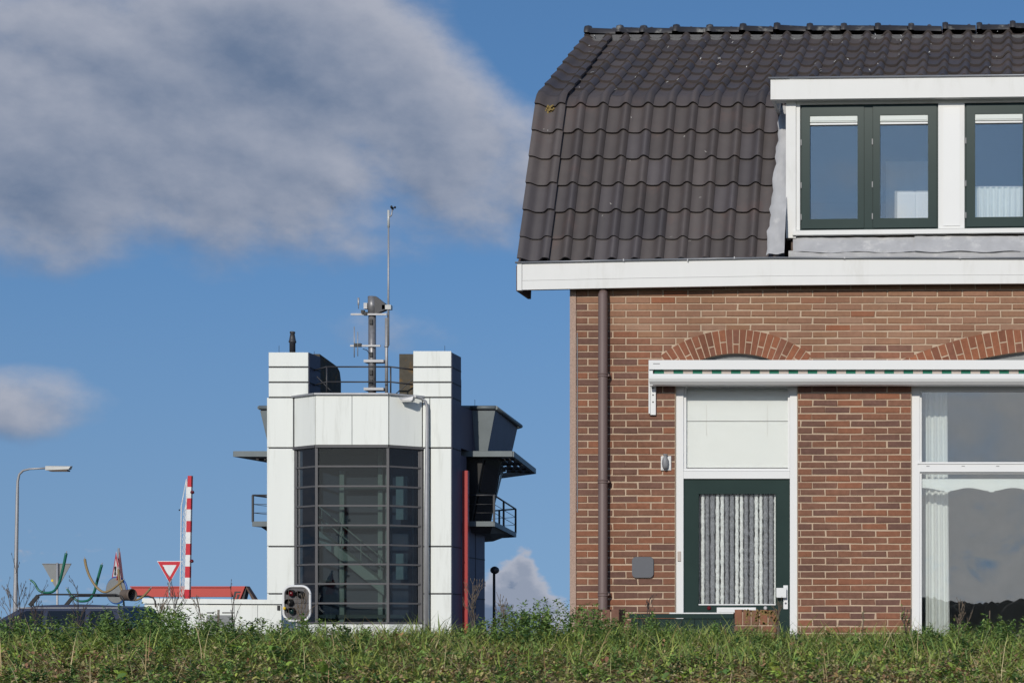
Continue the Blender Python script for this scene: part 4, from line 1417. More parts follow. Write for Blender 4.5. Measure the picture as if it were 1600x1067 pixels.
# canopy (sun shelf)
CYF = TY + 2.2
cz_ = TZ(709, CYF)
cp = sym([(TX(712, CYF), CYF), (TX(801, CYF), CYF), (-21.2, CYF + 7.4), (-23.5, CYF + 9.8)])
inner = sym([(TX(712, CYF), CYF + .5), (TX(764, CYF), CYF + .7), (-22.3, CYF + 6.9), (-23.9, CYF + 9.0)])
b = MB(); nn = len(cp)
for k in range(nn):
    a, c = cp[k], cp[(k + 1) % nn]
    b.bar((a[0], a[1], cz_), (c[0], c[1], cz_), .10, .22)
can = b.build('canopy', M['fascia_metal'], tower)
b = MB()
ia, ib = inner[1], inner[2]; oa, ob = cp[1], cp[2]
i = b.pts([(x, y, cz_ - .06) for (x, y) in inner]); b.face([i + k for k in range(nn)])
i = b.pts([(x, y, cz_ - .0) for (x, y) in inner]); b.face([i + k for k in range(nn)])
b.build('canopy_deck', M['darkmetal'], can)
for sgn in (0, 1):
    def mm(x): return mir(x) if sgn else x
    for f in (0.0, .2, .5, .8, 1.0):
        A = Vector((mm(ia[0] + (ib[0] - ia[0]) * f), ia[1] + (ib[1] - ia[1]) * f, cz_ - .03)); C = Vector((mm(oa[0] + (ob[0] - oa[0]) * f), oa[1] + (ob[1] - oa[1]) * f, cz_ - .03))
        b = MB(); b.bar(A, C, .10, .14); b.build('canopy_rib', M['darkmetal'], can)
    for g in (.25, .5, .75):
        A = Vector((mm(ia[0] + (oa[0] - ia[0]) * g), ia[1] + (oa[1] - ia[1]) * g, cz_ - .02)); C = Vector((mm(ib[0] + (ob[0] - ib[0]) * g), ib[1] + (ob[1] - ib[1]) * g, cz_ - .02))
        b = MB(); b.bar(A, C, .16, .05); b.build('canopy_slat', M['darkmetal'], can)
    b = MB()
    q = [(mm(TX(735, CYF)), CYF + .06), (mm(TX(790, CYF)), CYF + .06), (mm(ia[0]), ia[1] + .4), (mm(ia[0]) + (.6 if sgn else -.6), ia[1] + .4)]
    b.prism([(x, y, 0) for (x, y) in q], (0, 0, cz_ - .1), (0, 0, cz_ - .02)); recalc(b.build('canopy_soffit', M['darkmetal'], can))
# leaning windows of the control room
BZ = TZ(815, CYF)
w_hi = sym([(TX(757, FY), FY - .1), (TX(782, FY + 1), FY + 1.2), (-22.2, FY + 5.6), (-23.9, FY + 7.8)])
w_lo = sym([(TX(735, FY), FY + .1), (TX(762, FY + 1), FY + 1.3), (-22.9, FY + 5.0), (-24.1, FY + 7.0)])
loft('glazed_storey', M['black'], w_lo, w_hi, BZ, cz_ - .06, room)
def facet(k, u0, u1, v0, v1, off):
    a0, a1 = Vector((*w_lo[k], BZ)), Vector((*w_lo[k + 1], BZ)); c0, c1 = Vector((*w_hi[k], cz_)), Vector((*w_hi[k + 1], cz_))
    nrm = (a1 - a0).cross(c0 - a0).normalized()
    if nrm.x < 0 and k < 3: nrm = -nrm
    def P(u, v): return a0.lerp(a1, u).lerp(c0.lerp(c1, u), v) + nrm * off
    return [P(u0, v0), P(u1, v0), P(u1, v1), P(u0, v1)], nrm
for k, splits in ((0, [(.1, .9)]), (1, [(.04, .24), (.28, .5), (.54, .74), (.78, .96)]), (2, [(.1, .45), (.55, .9)])):
    for (u0, u1) in splits:
        for (v0, v1) in ((.04, .42), (.46, .93)):
            q, nr = facet(k, u0, u1, v0, v1, .02)
            b = MB(); b.prism(q, (0, 0, 0), nr * .02); recalc(b.build('leaning_pane', M['carglass'], room))
# balcony
bo = sym([(TX(730, CYF), CYF), (TX(772, CYF), CYF), (-22.1, CYF + 7.6), (-24, CYF + 9.2)])
bi_ = sym([(TX(730, CYF), CYF + .4), (TX(757, CYF), CYF + .8), (-22.8, CYF + 6.6), (-24.4, CYF + 8.2)])
bal = loft('balcony', M['darkmetal'], bi_, bo, BZ - .42, BZ, tower)
for k in range(len(bo) - 1):
    if k == 3: continue
    a, c = bo[k], bo[k + 1]
    b = MB(); b.bar((a[0], a[1], BZ - .08), (c[0], c[1], BZ - .08), .06, .20); b.build('edge_beam', M['fascia_metal'], bal)
for sgn in (0, 1):
    side = [(mir(x), y) if sgn else (x, y) for (x, y) in bo[:4]]
    for k in range(3):
        a, c = side[k], side[k + 1]
        for hz, rr in ((1.06, .035), (.70, .012), (.36, .012)):
            b = MB(); b.tube([(a[0], a[1], BZ + hz), (c[0], c[1], BZ + hz)], rr, 6); b.build('rail', M['darkmetal'], bal)
    for (k, f) in ((0, 0.0), (0, 1.0), (1, .42), (1, 1.0), (2, .5), (2, 1)):
        a, c = side[k], side[k + 1]
        x, y = a[0] + (c[0] - a[0]) * f, a[1] + (c[1] - a[1]) * f
        b = MB(); b.box(x - .035, x + .035, y - .035, y + .035, BZ, BZ + 1.06); b.build('rail_post', M['darkmetal'], bal)

# roof railing of the bay
rl = MB(); rp = [(TX(482), TY + .6), (TX(509, BY + .4), BY + .5), (TX(609, BY + .4), BY + .5), (TX(645), TY + .6)]
for k in range(3):
    rl.bar((rp[k][0], rp[k][1], zt_ + .01), (rp[k + 1][0], rp[k + 1][1], zt_ + .01), .04, .03)
railing = rl.build('roof_railing', M['darkmetal'], tower)
for hz in (1.10, .52):
    for k in range(3):
        b = MB(); b.tube([(rp[k][0], rp[k][1], zt_ + hz), (rp[k + 1][0], rp[k + 1][1], zt_ + hz)], .03, 6); b.build('rail', M['darkmetal'], railing)
for (x, y) in rp[1:3]:
    b = MB(); b.tube([(x, y, zt_), (x, y, zt_ + 1.1)], .03, 6); b.build('rail_post', M['darkmetal'], railing)
for s_, k in ((1, 0), (-1, 3)):
    x, y = rp[k]
    b = MB(); b.tube([(x + s_ * .1, y, zt_ + .85), (x + s_ * .95, y - .2, zt_ + .02)], .022, 5); b.build('rail_brace', M['darkmetal'], railing)
# flue on the left pier, lightning rods
c = W(457, 550.5, TY + .5)
b = MB(); b.lathe(c, [(.11, 0), (.11, .36), (.14, .38), (.14, .44), (.125, .46), (.08, .72), (.10, .74), (.10, .80), (.07, .81)], 14); b.build('flue', M['darkmetal'], tower)
for (px, py) in ((436, 540), (491, 549), (695, 540), (742, 624)):
    p = W(px, py, TY + .6 if px < 720 else FY + 1)
    b = MB(); b.tube([p - Vector((0, 0, .55)), p], .008, 4); b.build('lightning_rod', M['darkmetal'], tower)

# mast with antennas on the roof
MY = TY + .9
ms = thing('antenna_mast', 'thick grey steel antenna mast on the tower roof', 'mast')
mx = X_(581.5, MY); mz0 = zt_ - .04
b = MB(); b.tube([(mx, MY, mz0), (mx, MY, Z_(492, MY))], .145, 16); b.build('pole', M['mastm'], ms)
b = MB(); b.tube([(mx, MY, Z_(491.5, MY)), (mx, MY, Z_(463.5, MY))], .165, 16)
b.build('radome', M['mastm'], ms)
b = MB()
q = [(mx + .1, Z_(463.5, MY)), (mx + .17, Z_(463.5, MY)), (X_(603, MY), Z_(475, MY)), (X_(603, MY), Z_(485, MY)), (mx + .17, Z_(491, MY)), (mx + .1, Z_(491, MY))]
b.prism([(x, MY - .10, z) for (x, z) in q], (0, 0, 0), (0, .22, 0)); recalc(b.build('dish_hood', M['darkmetal'], ms))
for py, xa, xb in ((492.5, 551, 607), (541.5, 550, 597)):
    b = MB(); b.box(X_(xa, MY), X_(xb, MY), MY - .21, MY - .15, Z_(py + 1.4, MY), Z_(py - 1.4, MY)); b.build('cross_arm', M['steel'], ms)
for (px, ya, yb, r) in ((557, 512, 560, .018), (562.5, 520, 558, .015)):
    b = MB(); b.tube([(X_(px, MY), MY - .24, Z_(yb, MY)), (X_(px, MY), MY - .24, Z_(ya, MY))], r, 6); b.build('whip_antenna', M['steel'], ms)
b = MB(); b.tube([(X_(563, MY), MY - .2, Z_(484, MY)), (X_(563, MY), MY - .2, Z_(479, MY)), (X_(563, MY), MY - .2, Z_(478, MY)), (X_(563, MY), MY - .2, Z_(467, MY))], [.015, .015, .035, .04], 8); b.build('stub_antenna', M['steel'], ms)
for (px, py) in ((556, 539), (562, 539), (567, 487), (571, 490)):
    b = MB(); p = W(px, py, MY - .24); b.box(p.x - .06, p.x + .06, p.y - .04, p.y + .08, p.z - .07, p.z + .06); b.build('antenna_clamp', M['black'], ms)
b = MB(); b.box(X_(569.5, MY), X_(575, MY), MY - .1, MY + .1, Z_(483, MY), Z_(474, MY)); b.build('connector_box', M['steel'], ms)
b = MB(); b.box(X_(598, MY), X_(612, MY), MY - .1, MY + .1, Z_(484, MY), Z_(477, MY)); b.build('connector_box', M['lampglass'], ms)
for py in (565, 608.5):
    b = MB(); b.box(X_(571, MY), X_(602, MY), MY - .2, MY + .18, Z_(py + 2, MY), Z_(py - 2, MY)); b.build('mast_bracket', M['steel'], ms)
for py in (503, 554, 582, 597):
    b = MB(); p = W(580, py, MY - .15); b.box(p.x - .06, p.x + .06, p.y - .05, p.y + .03, p.z - .09, p.z + .09); b.build('access_cover', M['black'], ms)
b = MB(); b.tube([W(567, 545, MY - .22), W(573, 547, MY - .22), W(578, 553, MY - .2)], .015, 5); b.build('cable', M['black'], ms)
ap = thing('anemometer_pole', 'tall thin pole with wind meter on the tower roof', 'pole')
ax = X_(606.3, MY)
b = MB(); b.tube([(ax - .06, MY, mz0), (ax - .06, MY, Z_(497, MY))], .06, 10); b.tube([(ax + .02, MY - .03, Z_(540, MY)), (ax + .03, MY - .03, Z_(345, MY))], [.045, .032], 8); b.build('pole', M['steel'], ap)
b = MB(); b.tube([(ax + .03, MY - .03, Z_(356, MY)), (ax + .03, MY - .03, Z_(329, MY))], .045, 8); b.build('sleeve', M['lampglass'], ap)
b = MB(); b.tube([(ax + .03, MY - .03, Z_(340, MY)), (X_(612, MY), MY - .03, Z_(337, MY)), (X_(613.5, MY), MY - .03, Z_(328, MY))], .025, 6); b.build('side_arm', M['steel'], ap)
b = MB(); c = W(613.5, 328, MY - .03)
b.lathe(c, [(.04, 0), (.05, .06), (.03, .10)], 8)
b.build('wind_meter', M['black'], ap)
for q in range(3):
    t = q * 2.1 + .3; b = MB(); b.lathe(c + Vector((.085 * math.cos(t), .085 * math.sin(t), .10)), [(.015, -.045), (.045, -.02), (.045, .02), (.015, .045)], 8); b.build('wind_cup', M['black'], ap)
b = MB(); b.lathe((ax - .06, MY, Z_(541, MY)), [(.08, -.04), (.085, 0), (.08, .04)], 10); b.build('collar', M['steel'], ap)

# lamp post in front of the tower
LY = TY - .2
lp_ = thing('lamp_post', 'grey lamp post with short curved arm in front of the white tower', 'lamp post')
xx = X_(667.5, LY); zt2 = Z_(622, LY)
path = [(xx - .03, LY, -.1), (xx - .03, LY, Z_(800, LY)), (xx, LY, Z_(660, LY)), (xx, LY, zt2 - .35), (xx - .05, LY - .03, zt2 - .14), (xx - .17, LY - .1, zt2 - .04), (xx - .33, LY - .25, zt2), (X_(648, LY - .45), LY - .45, zt2 + .01)]
b = MB(); b.tube(path, [.085, .085, .06, .055, .055, .05, .05, .05], 10); b.build('pole', M['steel'], lp_)
b = MB(); LY = LY - .45; c = W(636, 622, LY)
b.hexa([c + Vector(v) for v in ((-.22, -.13, -.08), (.24, -.13, -.1), (.28, -.1, .06), (-.3, -.08, .02), (-.22, .13, -.08), (.24, .13, -.1), (.28, .1, .08), (-.3, .08, .04))]); b.build('lamp_head', M['steel'], lp_)
b = MB(); b.box(c.x - .2, c.x + .2, LY - .11, LY + .11, c.z - .15, c.z - .095); b.build('lamp_glass', M['lampglass'], lp_)
# red post at the flank of the tower
o = MB().box(X_(722.3, TY + 1.3), X_(730.6, TY + 1.3), TY + 1.3, TY + 1.5, -.1, Z_(735, TY + 1.3)).build('red_post', M['red'])
o['label'] = 'tall square red post against the dark flank of the tower'; o['category'] = 'post'
# globe lamp far right of the tower
g = thing('globe_lamp', 'black lamp post with round head between tower and house', 'lamp post')
GYL = 60
b = MB(); b.tube([W(772, 1020, GYL), W(772, 894, GYL)], [.07, .055], 8); b.build('pole', M['black'], g)
b = MB(); b.lathe(W(773, 896.5, GYL), [(.05, 0), (.15, .06), (.19, .14), (.17, .24), (.08, .31), (.02, .325)], 14); b.build('lamp_head', M['darkmetal'], g)

# ================================================================== STREET THINGS AT LEFT
SLY = 50
sl = thing('street_lamp', 'tall grey street lamp with long curved arm at far left', 'street lamp')
x0 = X_(25, SLY)
pth = [W(23.8, 1030, SLY), W(24, 940, SLY), W(27, 775, SLY), W(27.6, 752, SLY), W(30, 741, SLY), W(36, 735, SLY), W(46, 732.5, SLY), W(74, 731, SLY)]
b = MB(); b.tube(pth, [.075, .075, .055, .045, .04, .04, .035, .035], 10); b.build('pole', M['steel'], sl)
c = W(92, 731, SLY)
b = MB(); b.hexa([c + Vector(v) for v in ((-.42, -.15, -.09), (.40, -.10, -.05), (.46, -.08, .05), (-.42, -.14, .06), (-.42, .15, -.09), (.40, .10, -.05), (.46, .08, .08), (-.42, .14, .10))]); b.build('lamp_head', M['lampglass'], sl)
b = MB(); b.box(c.x - .3, c.x + .36, SLY - .1, SLY + .1, c.z - .125, c.z - .075); b.build('lamp_glass', M['duct'], sl)

def tri(cx, cz, w, h, y, inv=True):
    if inv: return [(cx - w / 2, y, cz + h / 2), (cx + w / 2, y, cz + h / 2), (cx, y, cz - h / 2)]
    return [(cx - w / 2, y, cz - h / 2), (cx + w / 2, y, cz - h / 2), (cx, y, cz + h / 2)]
# yield sign seen from behind
SY = 42
s1 = thing('traffic_sign', 'grey back of a triangular road sign on a post behind the car', 'road sign')
c = W(88.5, 900.5, SY)
b = MB(); b.prism(tri(c.x, c.z, 46 * (SY + 16) / F, 41 * (SY + 16) / F, SY), (0, 0, 0), (0, .02, 0)); recalc(b.build('plate', M['signback'], s1))
b = MB(); b.tube([W(89.5, 1030, SY - .06), W(89.5, 879, SY - .06)], .035, 8); b.build('post', M['steel'], s1)
b = MB(); p = W(88, 880.5, SY - .012); b.box(c.x - .46, c.x + .46, SY - .02, SY - .001, p.z - .012, p.z + .012); b.build('stiffener', M['greyfit'], s1)
b = MB(); p = W(81.5, 906.5, SY); b.box(p.x - .035, p.x + .035, SY - .004, SY - .001, p.z - .035, p.z + .035); b.build('sticker', M['yellow'], s1)
# yield sign
SY = 50
s2 = thing('yield_sign', 'red and white inverted triangle yield sign beside the striped barrier', 'road sign')
c = W(265, 893.5, SY); sc = (SY + 16) / F
for k, (w, m) in enumerate(((39.5, 'signwhite'), (37.2, 'signred'), (22, 'signwhite'))):
    h = w * .885
    b = MB(); cz = c.z + (0, 0.0, .035)[k]
    b.prism(tri(c.x, cz, w * sc, h * sc, SY - .005 * k), (0, 0, 0), (0, .004, 0)); recalc(b.build('plate' if k == 0 else 'border' if k == 1 else 'centre', M[m], s2))
b = MB(); b.tube([W(264.8, 1030, SY + .05), W(264.8, 880, SY + .05)], .035, 8); b.build('post', M['steel'], s2)
# crossroads warning sign turned almost edge-on with a round sign below
SY = 44; sc = (SY + 16) / F
s3 = thing('warning_sign', 'red bordered triangle warning sign turned sideways above a round blue sign', 'road sign')
c = W(183.5, 884, SY)
px_ = X_(184.5, SY)
b = MB(); b.tube([(px_ + .02, SY, -.1), (px_ + .02, SY, Z_(856, SY))], .035, 8); b.build('post', M['steel'], s3)
def turned(poly, ang, cx, cy):
    ca, sa = math.cos(ang), math.sin(ang)
    return [(cx + (x - cx) * ca - (y - cy) * sa, cy + (x - cx) * sa + (y - cy) * ca, z) for (x, y, z) in poly]
ang = R(-47)
for k, (w, m) in enumerate(((1.0, 'signwhite'), (.95, 'signred'), (.60, 'signwhite'))):
    h = w * .97
    y = SY - .06 - .006 * k
    poly = tri(px_, c.z + (0, 0, -.05)[k], w, h, y, False)
    b = MB(); pp = turned(poly, ang, px_, SY)
    d = Vector((-math.sin(ang), math.cos(ang), 0)) * .005
    b.prism(pp, (0, 0, 0), d); recalc(b.build('plate' if k == 0 else 'border' if k == 1 else 'centre', M[m], s3))
for s_ in (-1, 1):
    b = MB(); q = turned([(px_ - .05 * s_, SY - .08, c.z - .30), (px_ + .05 * s_, SY - .08, c.z - .02)], ang, px_, SY); b.bar(q[0], q[1], .05, .02); b.build('cross_symbol', M['black'], s3)
b = MB(); pp = turned(tri(px_, c.z, 1.0, .97, SY - .06, False), R(104), px_, SY)
b.prism(pp, (0, 0, 0), (.006, 0, 0)); recalc(b.build('second_plate', M['signred'], s3))
cz = Z_(922, SY)
b = MB(); ring_ = [(px_ + .42 * math.cos(t), SY - .07, cz + .42 * math.sin(t)) for t in [i * math.pi / 16 for i in range(32)]]
aa = R(-20); d = Vector((-math.sin(aa), math.cos(aa), 0))
b.prism(turned(ring_, aa, px_, SY), (0, 0, 0), d * -.03); recalc(b.build('round_plate', M['signback'], s3))
b = MB()
rr = turned([(px_ + .435 * math.cos(t), SY - .055, cz + .435 * math.sin(t)) for t in [i * math.pi / 16 for i in range(33)]], aa, px_, SY)
b.tube(rr, .03, 6, cap=False); b.build('blue_rim', M['signblue'], s3)

# raised barrier boom
BYY = 46; sc = (BYY + 16) / F
bb = thing('barrier_boom', 'raised red and white striped barrier boom with hanging rods', 'barrier')
edges = [743, 760.5, 778, 795.5, 813.5, 831, 849, 866.5, 884.5, 902, 920.5, 935]
def bxp(py): return 291.8 + (935 - py) * 0.0225
for k in range(11):
    a, c = edges[k], edges[k + 1]
    b = MB(); w0, w1 = 2.9 + .9 * (a - 743) / 190, 2.9 + .9 * (c - 743) / 190
    b.hexa([W(bxp(c) - w1, c, BYY), W(bxp(c) + w1, c, BYY), W(bxp(a) + w0, a, BYY), W(bxp(a) - w0, a, BYY),
            W(bxp(c) - w1, c, BYY) + Vector((0, .12, 0)), W(bxp(c) + w1, c, BYY) + Vector((0, .12, 0)), W(bxp(a) + w0, a, BYY) + Vector((0, .12, 0)), W(bxp(a) - w0, a, BYY) + Vector((0, .12, 0))])
    b.build('stripe', M['signred' if k % 2 == 0 else 'signwhite'], bb)
b = MB(); b.box(X_(286, BYY), X_(299, BYY), BYY - .1, BYY + .35, -.1, Z_(935, BYY)); b.build('pivot_base', M['steel'], bb)
for (px0, px1, ya) in ((282.2, 283.4, 790), (291.0, 291.4, 748)):
    b = MB(); b.tube([W(px0 - .8, 934, BYY + .05), W(px1, ya, BYY + .05)], .018, 5); b.build('hanging_rod', M['signwhite'], bb)
for k in range(19):
    ya = 752 + k * 9.6
    b = MB(); b.tube([W(bxp(ya) - 3, ya, BYY + .05), W(max(281.5, bxp(ya) - 9 if ya > 775 else bxp(ya) - 3 - (ya - 750) * .12), ya + 24, BYY + .05)], .012, 4); b.build('hanging_rod', M['signwhite'], bb)
b = MB(); b.tube([W(291.5, 748, BYY + .05), W(283.4, 790, BYY + .05)], .016, 5); b.build('hanging_rod', M['signwhite'], bb)
for (px, py) in ((300.5, 769), (299.5, 876.5)):
    b = MB(); b.lathe(W(px, py, BYY + .02), [(.03, -.05), (.06, -.03), (.07, 0), (.05, .05), (.02, .065)], 10); b.build('warning_lamp', M['lamp_red'], bb)
b = MB(); b.lathe(W(280.3, 796.5, BYY + .05), [(.01, -.03), (.03, 0), (.01, .03)], 8); b.build('rod_end', M['black'], bb)

# red bridge girder behind
RYY = 66
rg = thing('bridge_girder', 'red steel bridge girder seen above the white cabinets', 'bridge girder')
b = MB(); b.box(X_(205, RYY), X_(362, RYY), RYY, RYY + .5, Z_(932, RYY), Z_(917.6, RYY)); b.build('beam', M['bridge_red'], rg)
b = MB(); b.box(X_(204, RYY), X_(360, RYY), RYY - .06, RYY + .7, Z_(917.4, RYY), Z_(915.5, RYY)); b.build('top_flange', M['bridge_red'], rg)
b = MB(); q = [(360, 915.3), (383, 915.3), (374, 938), (362.5, 938), (364.5, 932.5)]
b.prism([W(x, y, RYY - .08) for (x, y) in q], (0, 0, 0), (0, .5, 0)); recalc(b.build('end_frame', M['bridge_red'], rg))
for q in ([(366.5, 923.5), (376, 923.5), (374.8, 925.6), (369, 925.6), (366, 936), (362.8, 936)], [(371, 928), (374.5, 928), (371.8, 936), (369, 936)]):
    b = MB(); b.prism([W(x, y, RYY - .1) for (x, y) in q], (0, 0, 0), (0, .015, 0)); recalc(b.build('web_recess', M['darkmetal'], rg))
for (nm_, q, m_) in (('diagonal_brace', [(383, 915.3), (385, 915.3), (399, 937), (394, 937)], 'brownwood'), ('inner_brace', [(383, 915.6), (385, 919), (381, 937), (375, 937)], 'darkmetal')):
    b = MB(); b.prism([W(x, y, RYY + .02) for (x, y) in q], (0, 0, 0), (0, .35, 0)); recalc(b.build(nm_, M[m_], rg))
# white cabinets
CY = 43.5
cab = thing('white_cabinet', 'long white panelled cabinet behind the grass beside the ship signal', 'cabinet')
b = MB(); b.box(X_(225, CY), X_(439, CY), CY + .03, CY + 1.2, -.1, Z_(943, CY)); b.build('body', M['panel'], cab)
b = MB()
b.hexa([W(222, 942.3, CY - .05), W(441, 943.2, CY - .05), W(441, 936.6, CY - .05), W(222, 934, CY - .05)] + [p + Vector((0, 1.4, 0)) for p in (W(222, 942.3, CY - .05), W(441, 943.2, CY - .05), W(441, 936.6, CY - .05), W(222, 934, CY - .05))])
b.build('lid', M['panel'], cab)
for (x0, x1) in ((296, 303), (326, 440)):
    b = MB(); b.pbox(x0, 942.2, x1, 944.2, CY + .015, .012); b.build('shadow_gap', M['gasket'], cab)
b = MB(); b.pbox(324, 960.5, 364, 985, CY + .01, .018); b.build('vent_panel', M['signback'], cab)
for (x0, x1) in ((323, 334), (347, 366)):
    b = MB(); b.pbox(x0, 956, x1, 957.4, CY + .012, .017); b.build('hinge_slot', M['gasket'], cab)
b = MB(); b.pbox(433, 945.5, 437.5, 953, CY + .0, .028); b.build('latch', M['gasket'], cab)
for px in (310, 366, 402):
    b = MB(); b.pbox(px, 945, px + .7, 990, CY + .022, .006); b.build('panel_seam', M['signback'], cab)

# ship signal with rounded white rim
GY2 = 42.6
sg = thing('ship_signal', 'dark signal light board with rounded white rim at the tower foot', 'signal light')
def rrect(px0, py0, px1, py1, r, y, n=8):
    out = []
    for (cx, cy, a0) in ((px1 - r, py0 + r, 0), (px0 + r, py0 + r, 90), (px0 + r, py1 - r, 180), (px1 - r, py1 - r, 270)):
        for q in range(n + 1):
            t = R(a0 + 90 * q / n)
            out.append(W(cx + r * math.cos(t), cy - r * math.sin(t), y))
    return out
b = MB(); b.prism(rrect(443, 915.5, 484.5, 969.5, 13, GY2), (0, 0, 0), (0, .05, 0)); recalc(b.build('back_plate', M['mull'], sg))
b = MB(); rr = rrect(443, 915.5, 484.5, 969.5, 13, GY2 - .03); b.tube(rr + [rr[0], rr[1]], .042, 8); b.build('white_rim', M['signwhite'], sg)
for (px, py, m) in ((457, 927, 'lamp_red'), (458, 955, 'lamp_green'), (471, 929, 'black'), (454.5, 941.5, 'black')):
    b = MB(); b.lathe(W(px, py, GY2), [(.10, -.02), (.10, -.10), (.07, -.15), (.02, -.17)], 14, 'y'); b.build('signal_lamp', M[m], sg)
    b = MB(); c = W(px, py, GY2)
    arc = [(c.x + .115 * math.cos(t), c.z + .115 * math.sin(t)) for t in [R(200 - 220 * q / 10) for q in range(11)]]
    for q in range(10):
        b.hexa([(arc[q][0], GY2 - .25, arc[q][1]), (arc[q + 1][0], GY2 - .25, arc[q + 1][1]), (arc[q + 1][0], GY2 - .25, arc[q + 1][1] + .012), (arc[q][0], GY2 - .25, arc[q][1] + .012),
                (arc[q][0], GY2 - .005, arc[q][1]), (arc[q + 1][0], GY2 - .005, arc[q + 1][1]), (arc[q + 1][0], GY2 - .005, arc[q + 1][1] + .012), (arc[q][0], GY2 - .005, arc[q][1] + .012)])
    b.build('lamp_visor', M['black'], sg)
for (a, c) in (((450, 935.5), (477, 935.5)), ((450, 949), (477, 949)), ((451, 921), (451, 966)), ((464.5, 921), (464.5, 966)), ((477, 921), (477, 966))):
    b = MB(); b.tube([W(*a, GY2 - .28), W(*c, GY2 - .28)], .008, 4); b.build('guard_bar', M['duct'], sg)
b = MB(); b.tube([W(464, 1030, GY2 + .1), W(464, 930, GY2 + .1)], .05, 8); b.build('post', M['steel'], sg)
b = MB(); b.lathe(W(444.5, 950, GY2 - .07), [(.02, -.05), (.05, -.02), (.05, .03), (.02, .05)], 8); b.build('yellow_cap', M['yellow'], sg)

# ---- dark blue estate car behind the crest
CRY = 22.0
car = thing('estate_car', 'dark blue estate car with black roof rails half hidden behind the grass', 'car')
S = (CRY + 16) / F
def cX(px): return X_(px, CRY)
roofz = Z_(944, CRY)
yA, yB = CRY, CRY + 1.72
prof_lo = [(-100, .30), (-100, .62), (-88, .74), (-34, .88), (190, .92), (207, .86), (209, .40), (203, .28)]
b = MB(); b.prism([(cX(x), 0, z) for (x, z) in prof_lo], (0, yA, 0), (0, yB, 0)); recalc(b.build('body', M['carblue'], car))
g0 = [(-30, .88), (28, roofz - .06), (60, roofz - .01), (120, roofz + .01), (170, roofz - .015), (186, roofz - .06), (203, .90)]
b = MB(); n_ = len(g0)
i = b.pts([(cX(x), yA + .04 + .16 * (z - .88) / .6, z) for (x, z) in g0]); j = b.pts([(cX(x), yB - .04 - .16 * (z - .88) / .6, z) for (x, z) in g0])
b.face([i + k for k in range(n_)]); b.face([j + k for k in range(n_)][::-1])
for k in range(n_): b.face((i + k, j + k, j + (k + 1) % n_, i + (k + 1) % n_))
recalc(b.build('cabin', M['carblue'], car))
zz0, zz1 = .95, roofz - .13
for (xa, xb, xc, xd) in ((-8, 62, 62, 36), (70, 128, 128, 70), (136, 182, 170, 136)):
    b = MB(); q = [(cX(xa), yA + .04, zz0), (cX(xb), yA + .04, zz0), (cX(xc), yA + .14, zz1), (cX(xd), yA + .14, zz1)]
    b.prism([(x, y + .005 - .02, z) for (x, y, z) in q], (0, 0, 0), (0, .03, 0)); recalc(b.build('side_window', M['carglass'], car))
for yy in (yA + .16, yB - .16):
    b = MB(); b.tube([(cX(44), yy, roofz - .02), (cX(47), yy, Z_(934, CRY)), (cX(54), yy, Z_(929, CRY)), (cX(62), yy, Z_(928, CRY)), (cX(175), yy, Z_(928, CRY)), (cX(184), yy, Z_(931, CRY)), (cX(187), yy, Z_(936, CRY)), (cX(188), yy, roofz - .03)], .018, 8); b.build('roof_rail', M['black'], car)
    b = MB(); b.bar((cX(40), yy, roofz - .02), (cX(53), yy, Z_(930, CRY)), .04, .07); b.build('rail_foot', M['black'], car)
b = MB(); b.pbox(22, 948.6, 186, 949.8, yA + .155, .02); b.build('drip_moulding', M['steel'], car)
for px in (-52, 160):
    for yy in (yA + .1, yB - .1):
        c = (cX(px), yy, .31)
        b = MB(); b.lathe(c, [(.17, -.1), (.30, -.1), (.31, -.07), (.31, .07), (.30, .1), (.17, .1)], 20, 'y'); wh = b.build('wheel', M['tyre'], car)
        b = MB(); b.lathe(c, [(.05, -.115), (.17, -.108), (.18, -.09), (.18, .09)], 16, 'y'); b.build('rim', M['steel'], wh)
b = MB(); b.box(cX(198), cX(207.5), yA - .01, yA + .12, .62, .9); b.build('tail_light', M['lamp_red'], car)
b = MB(); b.box(cX(-101), cX(-90), yA - .01, yA + .25, .58, .70); b.build('headlight', M['lampglass'], car)
b = MB(); b.tube([(cX(55), yA - .01, .82), (cX(66), yA - .03, .82)], .015, 6); b.build('door_handle', M['black'], car)

# bent tubes and duct lying on the car roof
def smooth_path(P, n=7):
    out = []
    for k in range(len(P) - 1):
        p0, p1, p2, p3 = P[max(k - 1, 0)], P[k], P[k + 1], P[min(k + 2, len(P) - 1)]
        for q in range(n):
            t = q / n
            out.append(.5 * ((2 * p1) + (-p0 + p2) * t + (2 * p0 - 5 * p1 + 4 * p2 - p3) * t * t + (-p0 + 3 * p1 - 3 * p2 + p3) * t ** 3))
    out.append(P[-1])
    return out
tubes = [
    ('green', 'green bent plastic tube lying across the left end of the roof rails', [(48, 906), (54, 911), (61, 922), (72, 925.5), (84, 923), (92, 911), (98, 890), (103.5, 864)], .3, (.022, .03)),
    ('green', 'green bent plastic tube dipping to the car roof in the middle', [(105, 920), (112, 930), (120, 937.5), (130, 939), (140, 936), (147, 925), (152, 907), (159, 882)], .85, (.022, .03)),
    ('brown', 'brown bent tube curving down beside the round blue sign', [(132.5, 873), (135, 886), (141, 902), (151, 917), (162, 924.5), (172, 922), (183, 914), (192, 906)], .5, (.028, .022)),
    ('brown', 'brown drooping tube hanging past the open duct end', [(185, 889), (186.5, 908), (191, 922), (200, 934), (211, 937), (220, 934), (228, 927), (235, 919)], 1.1, (.026, .024)),
]
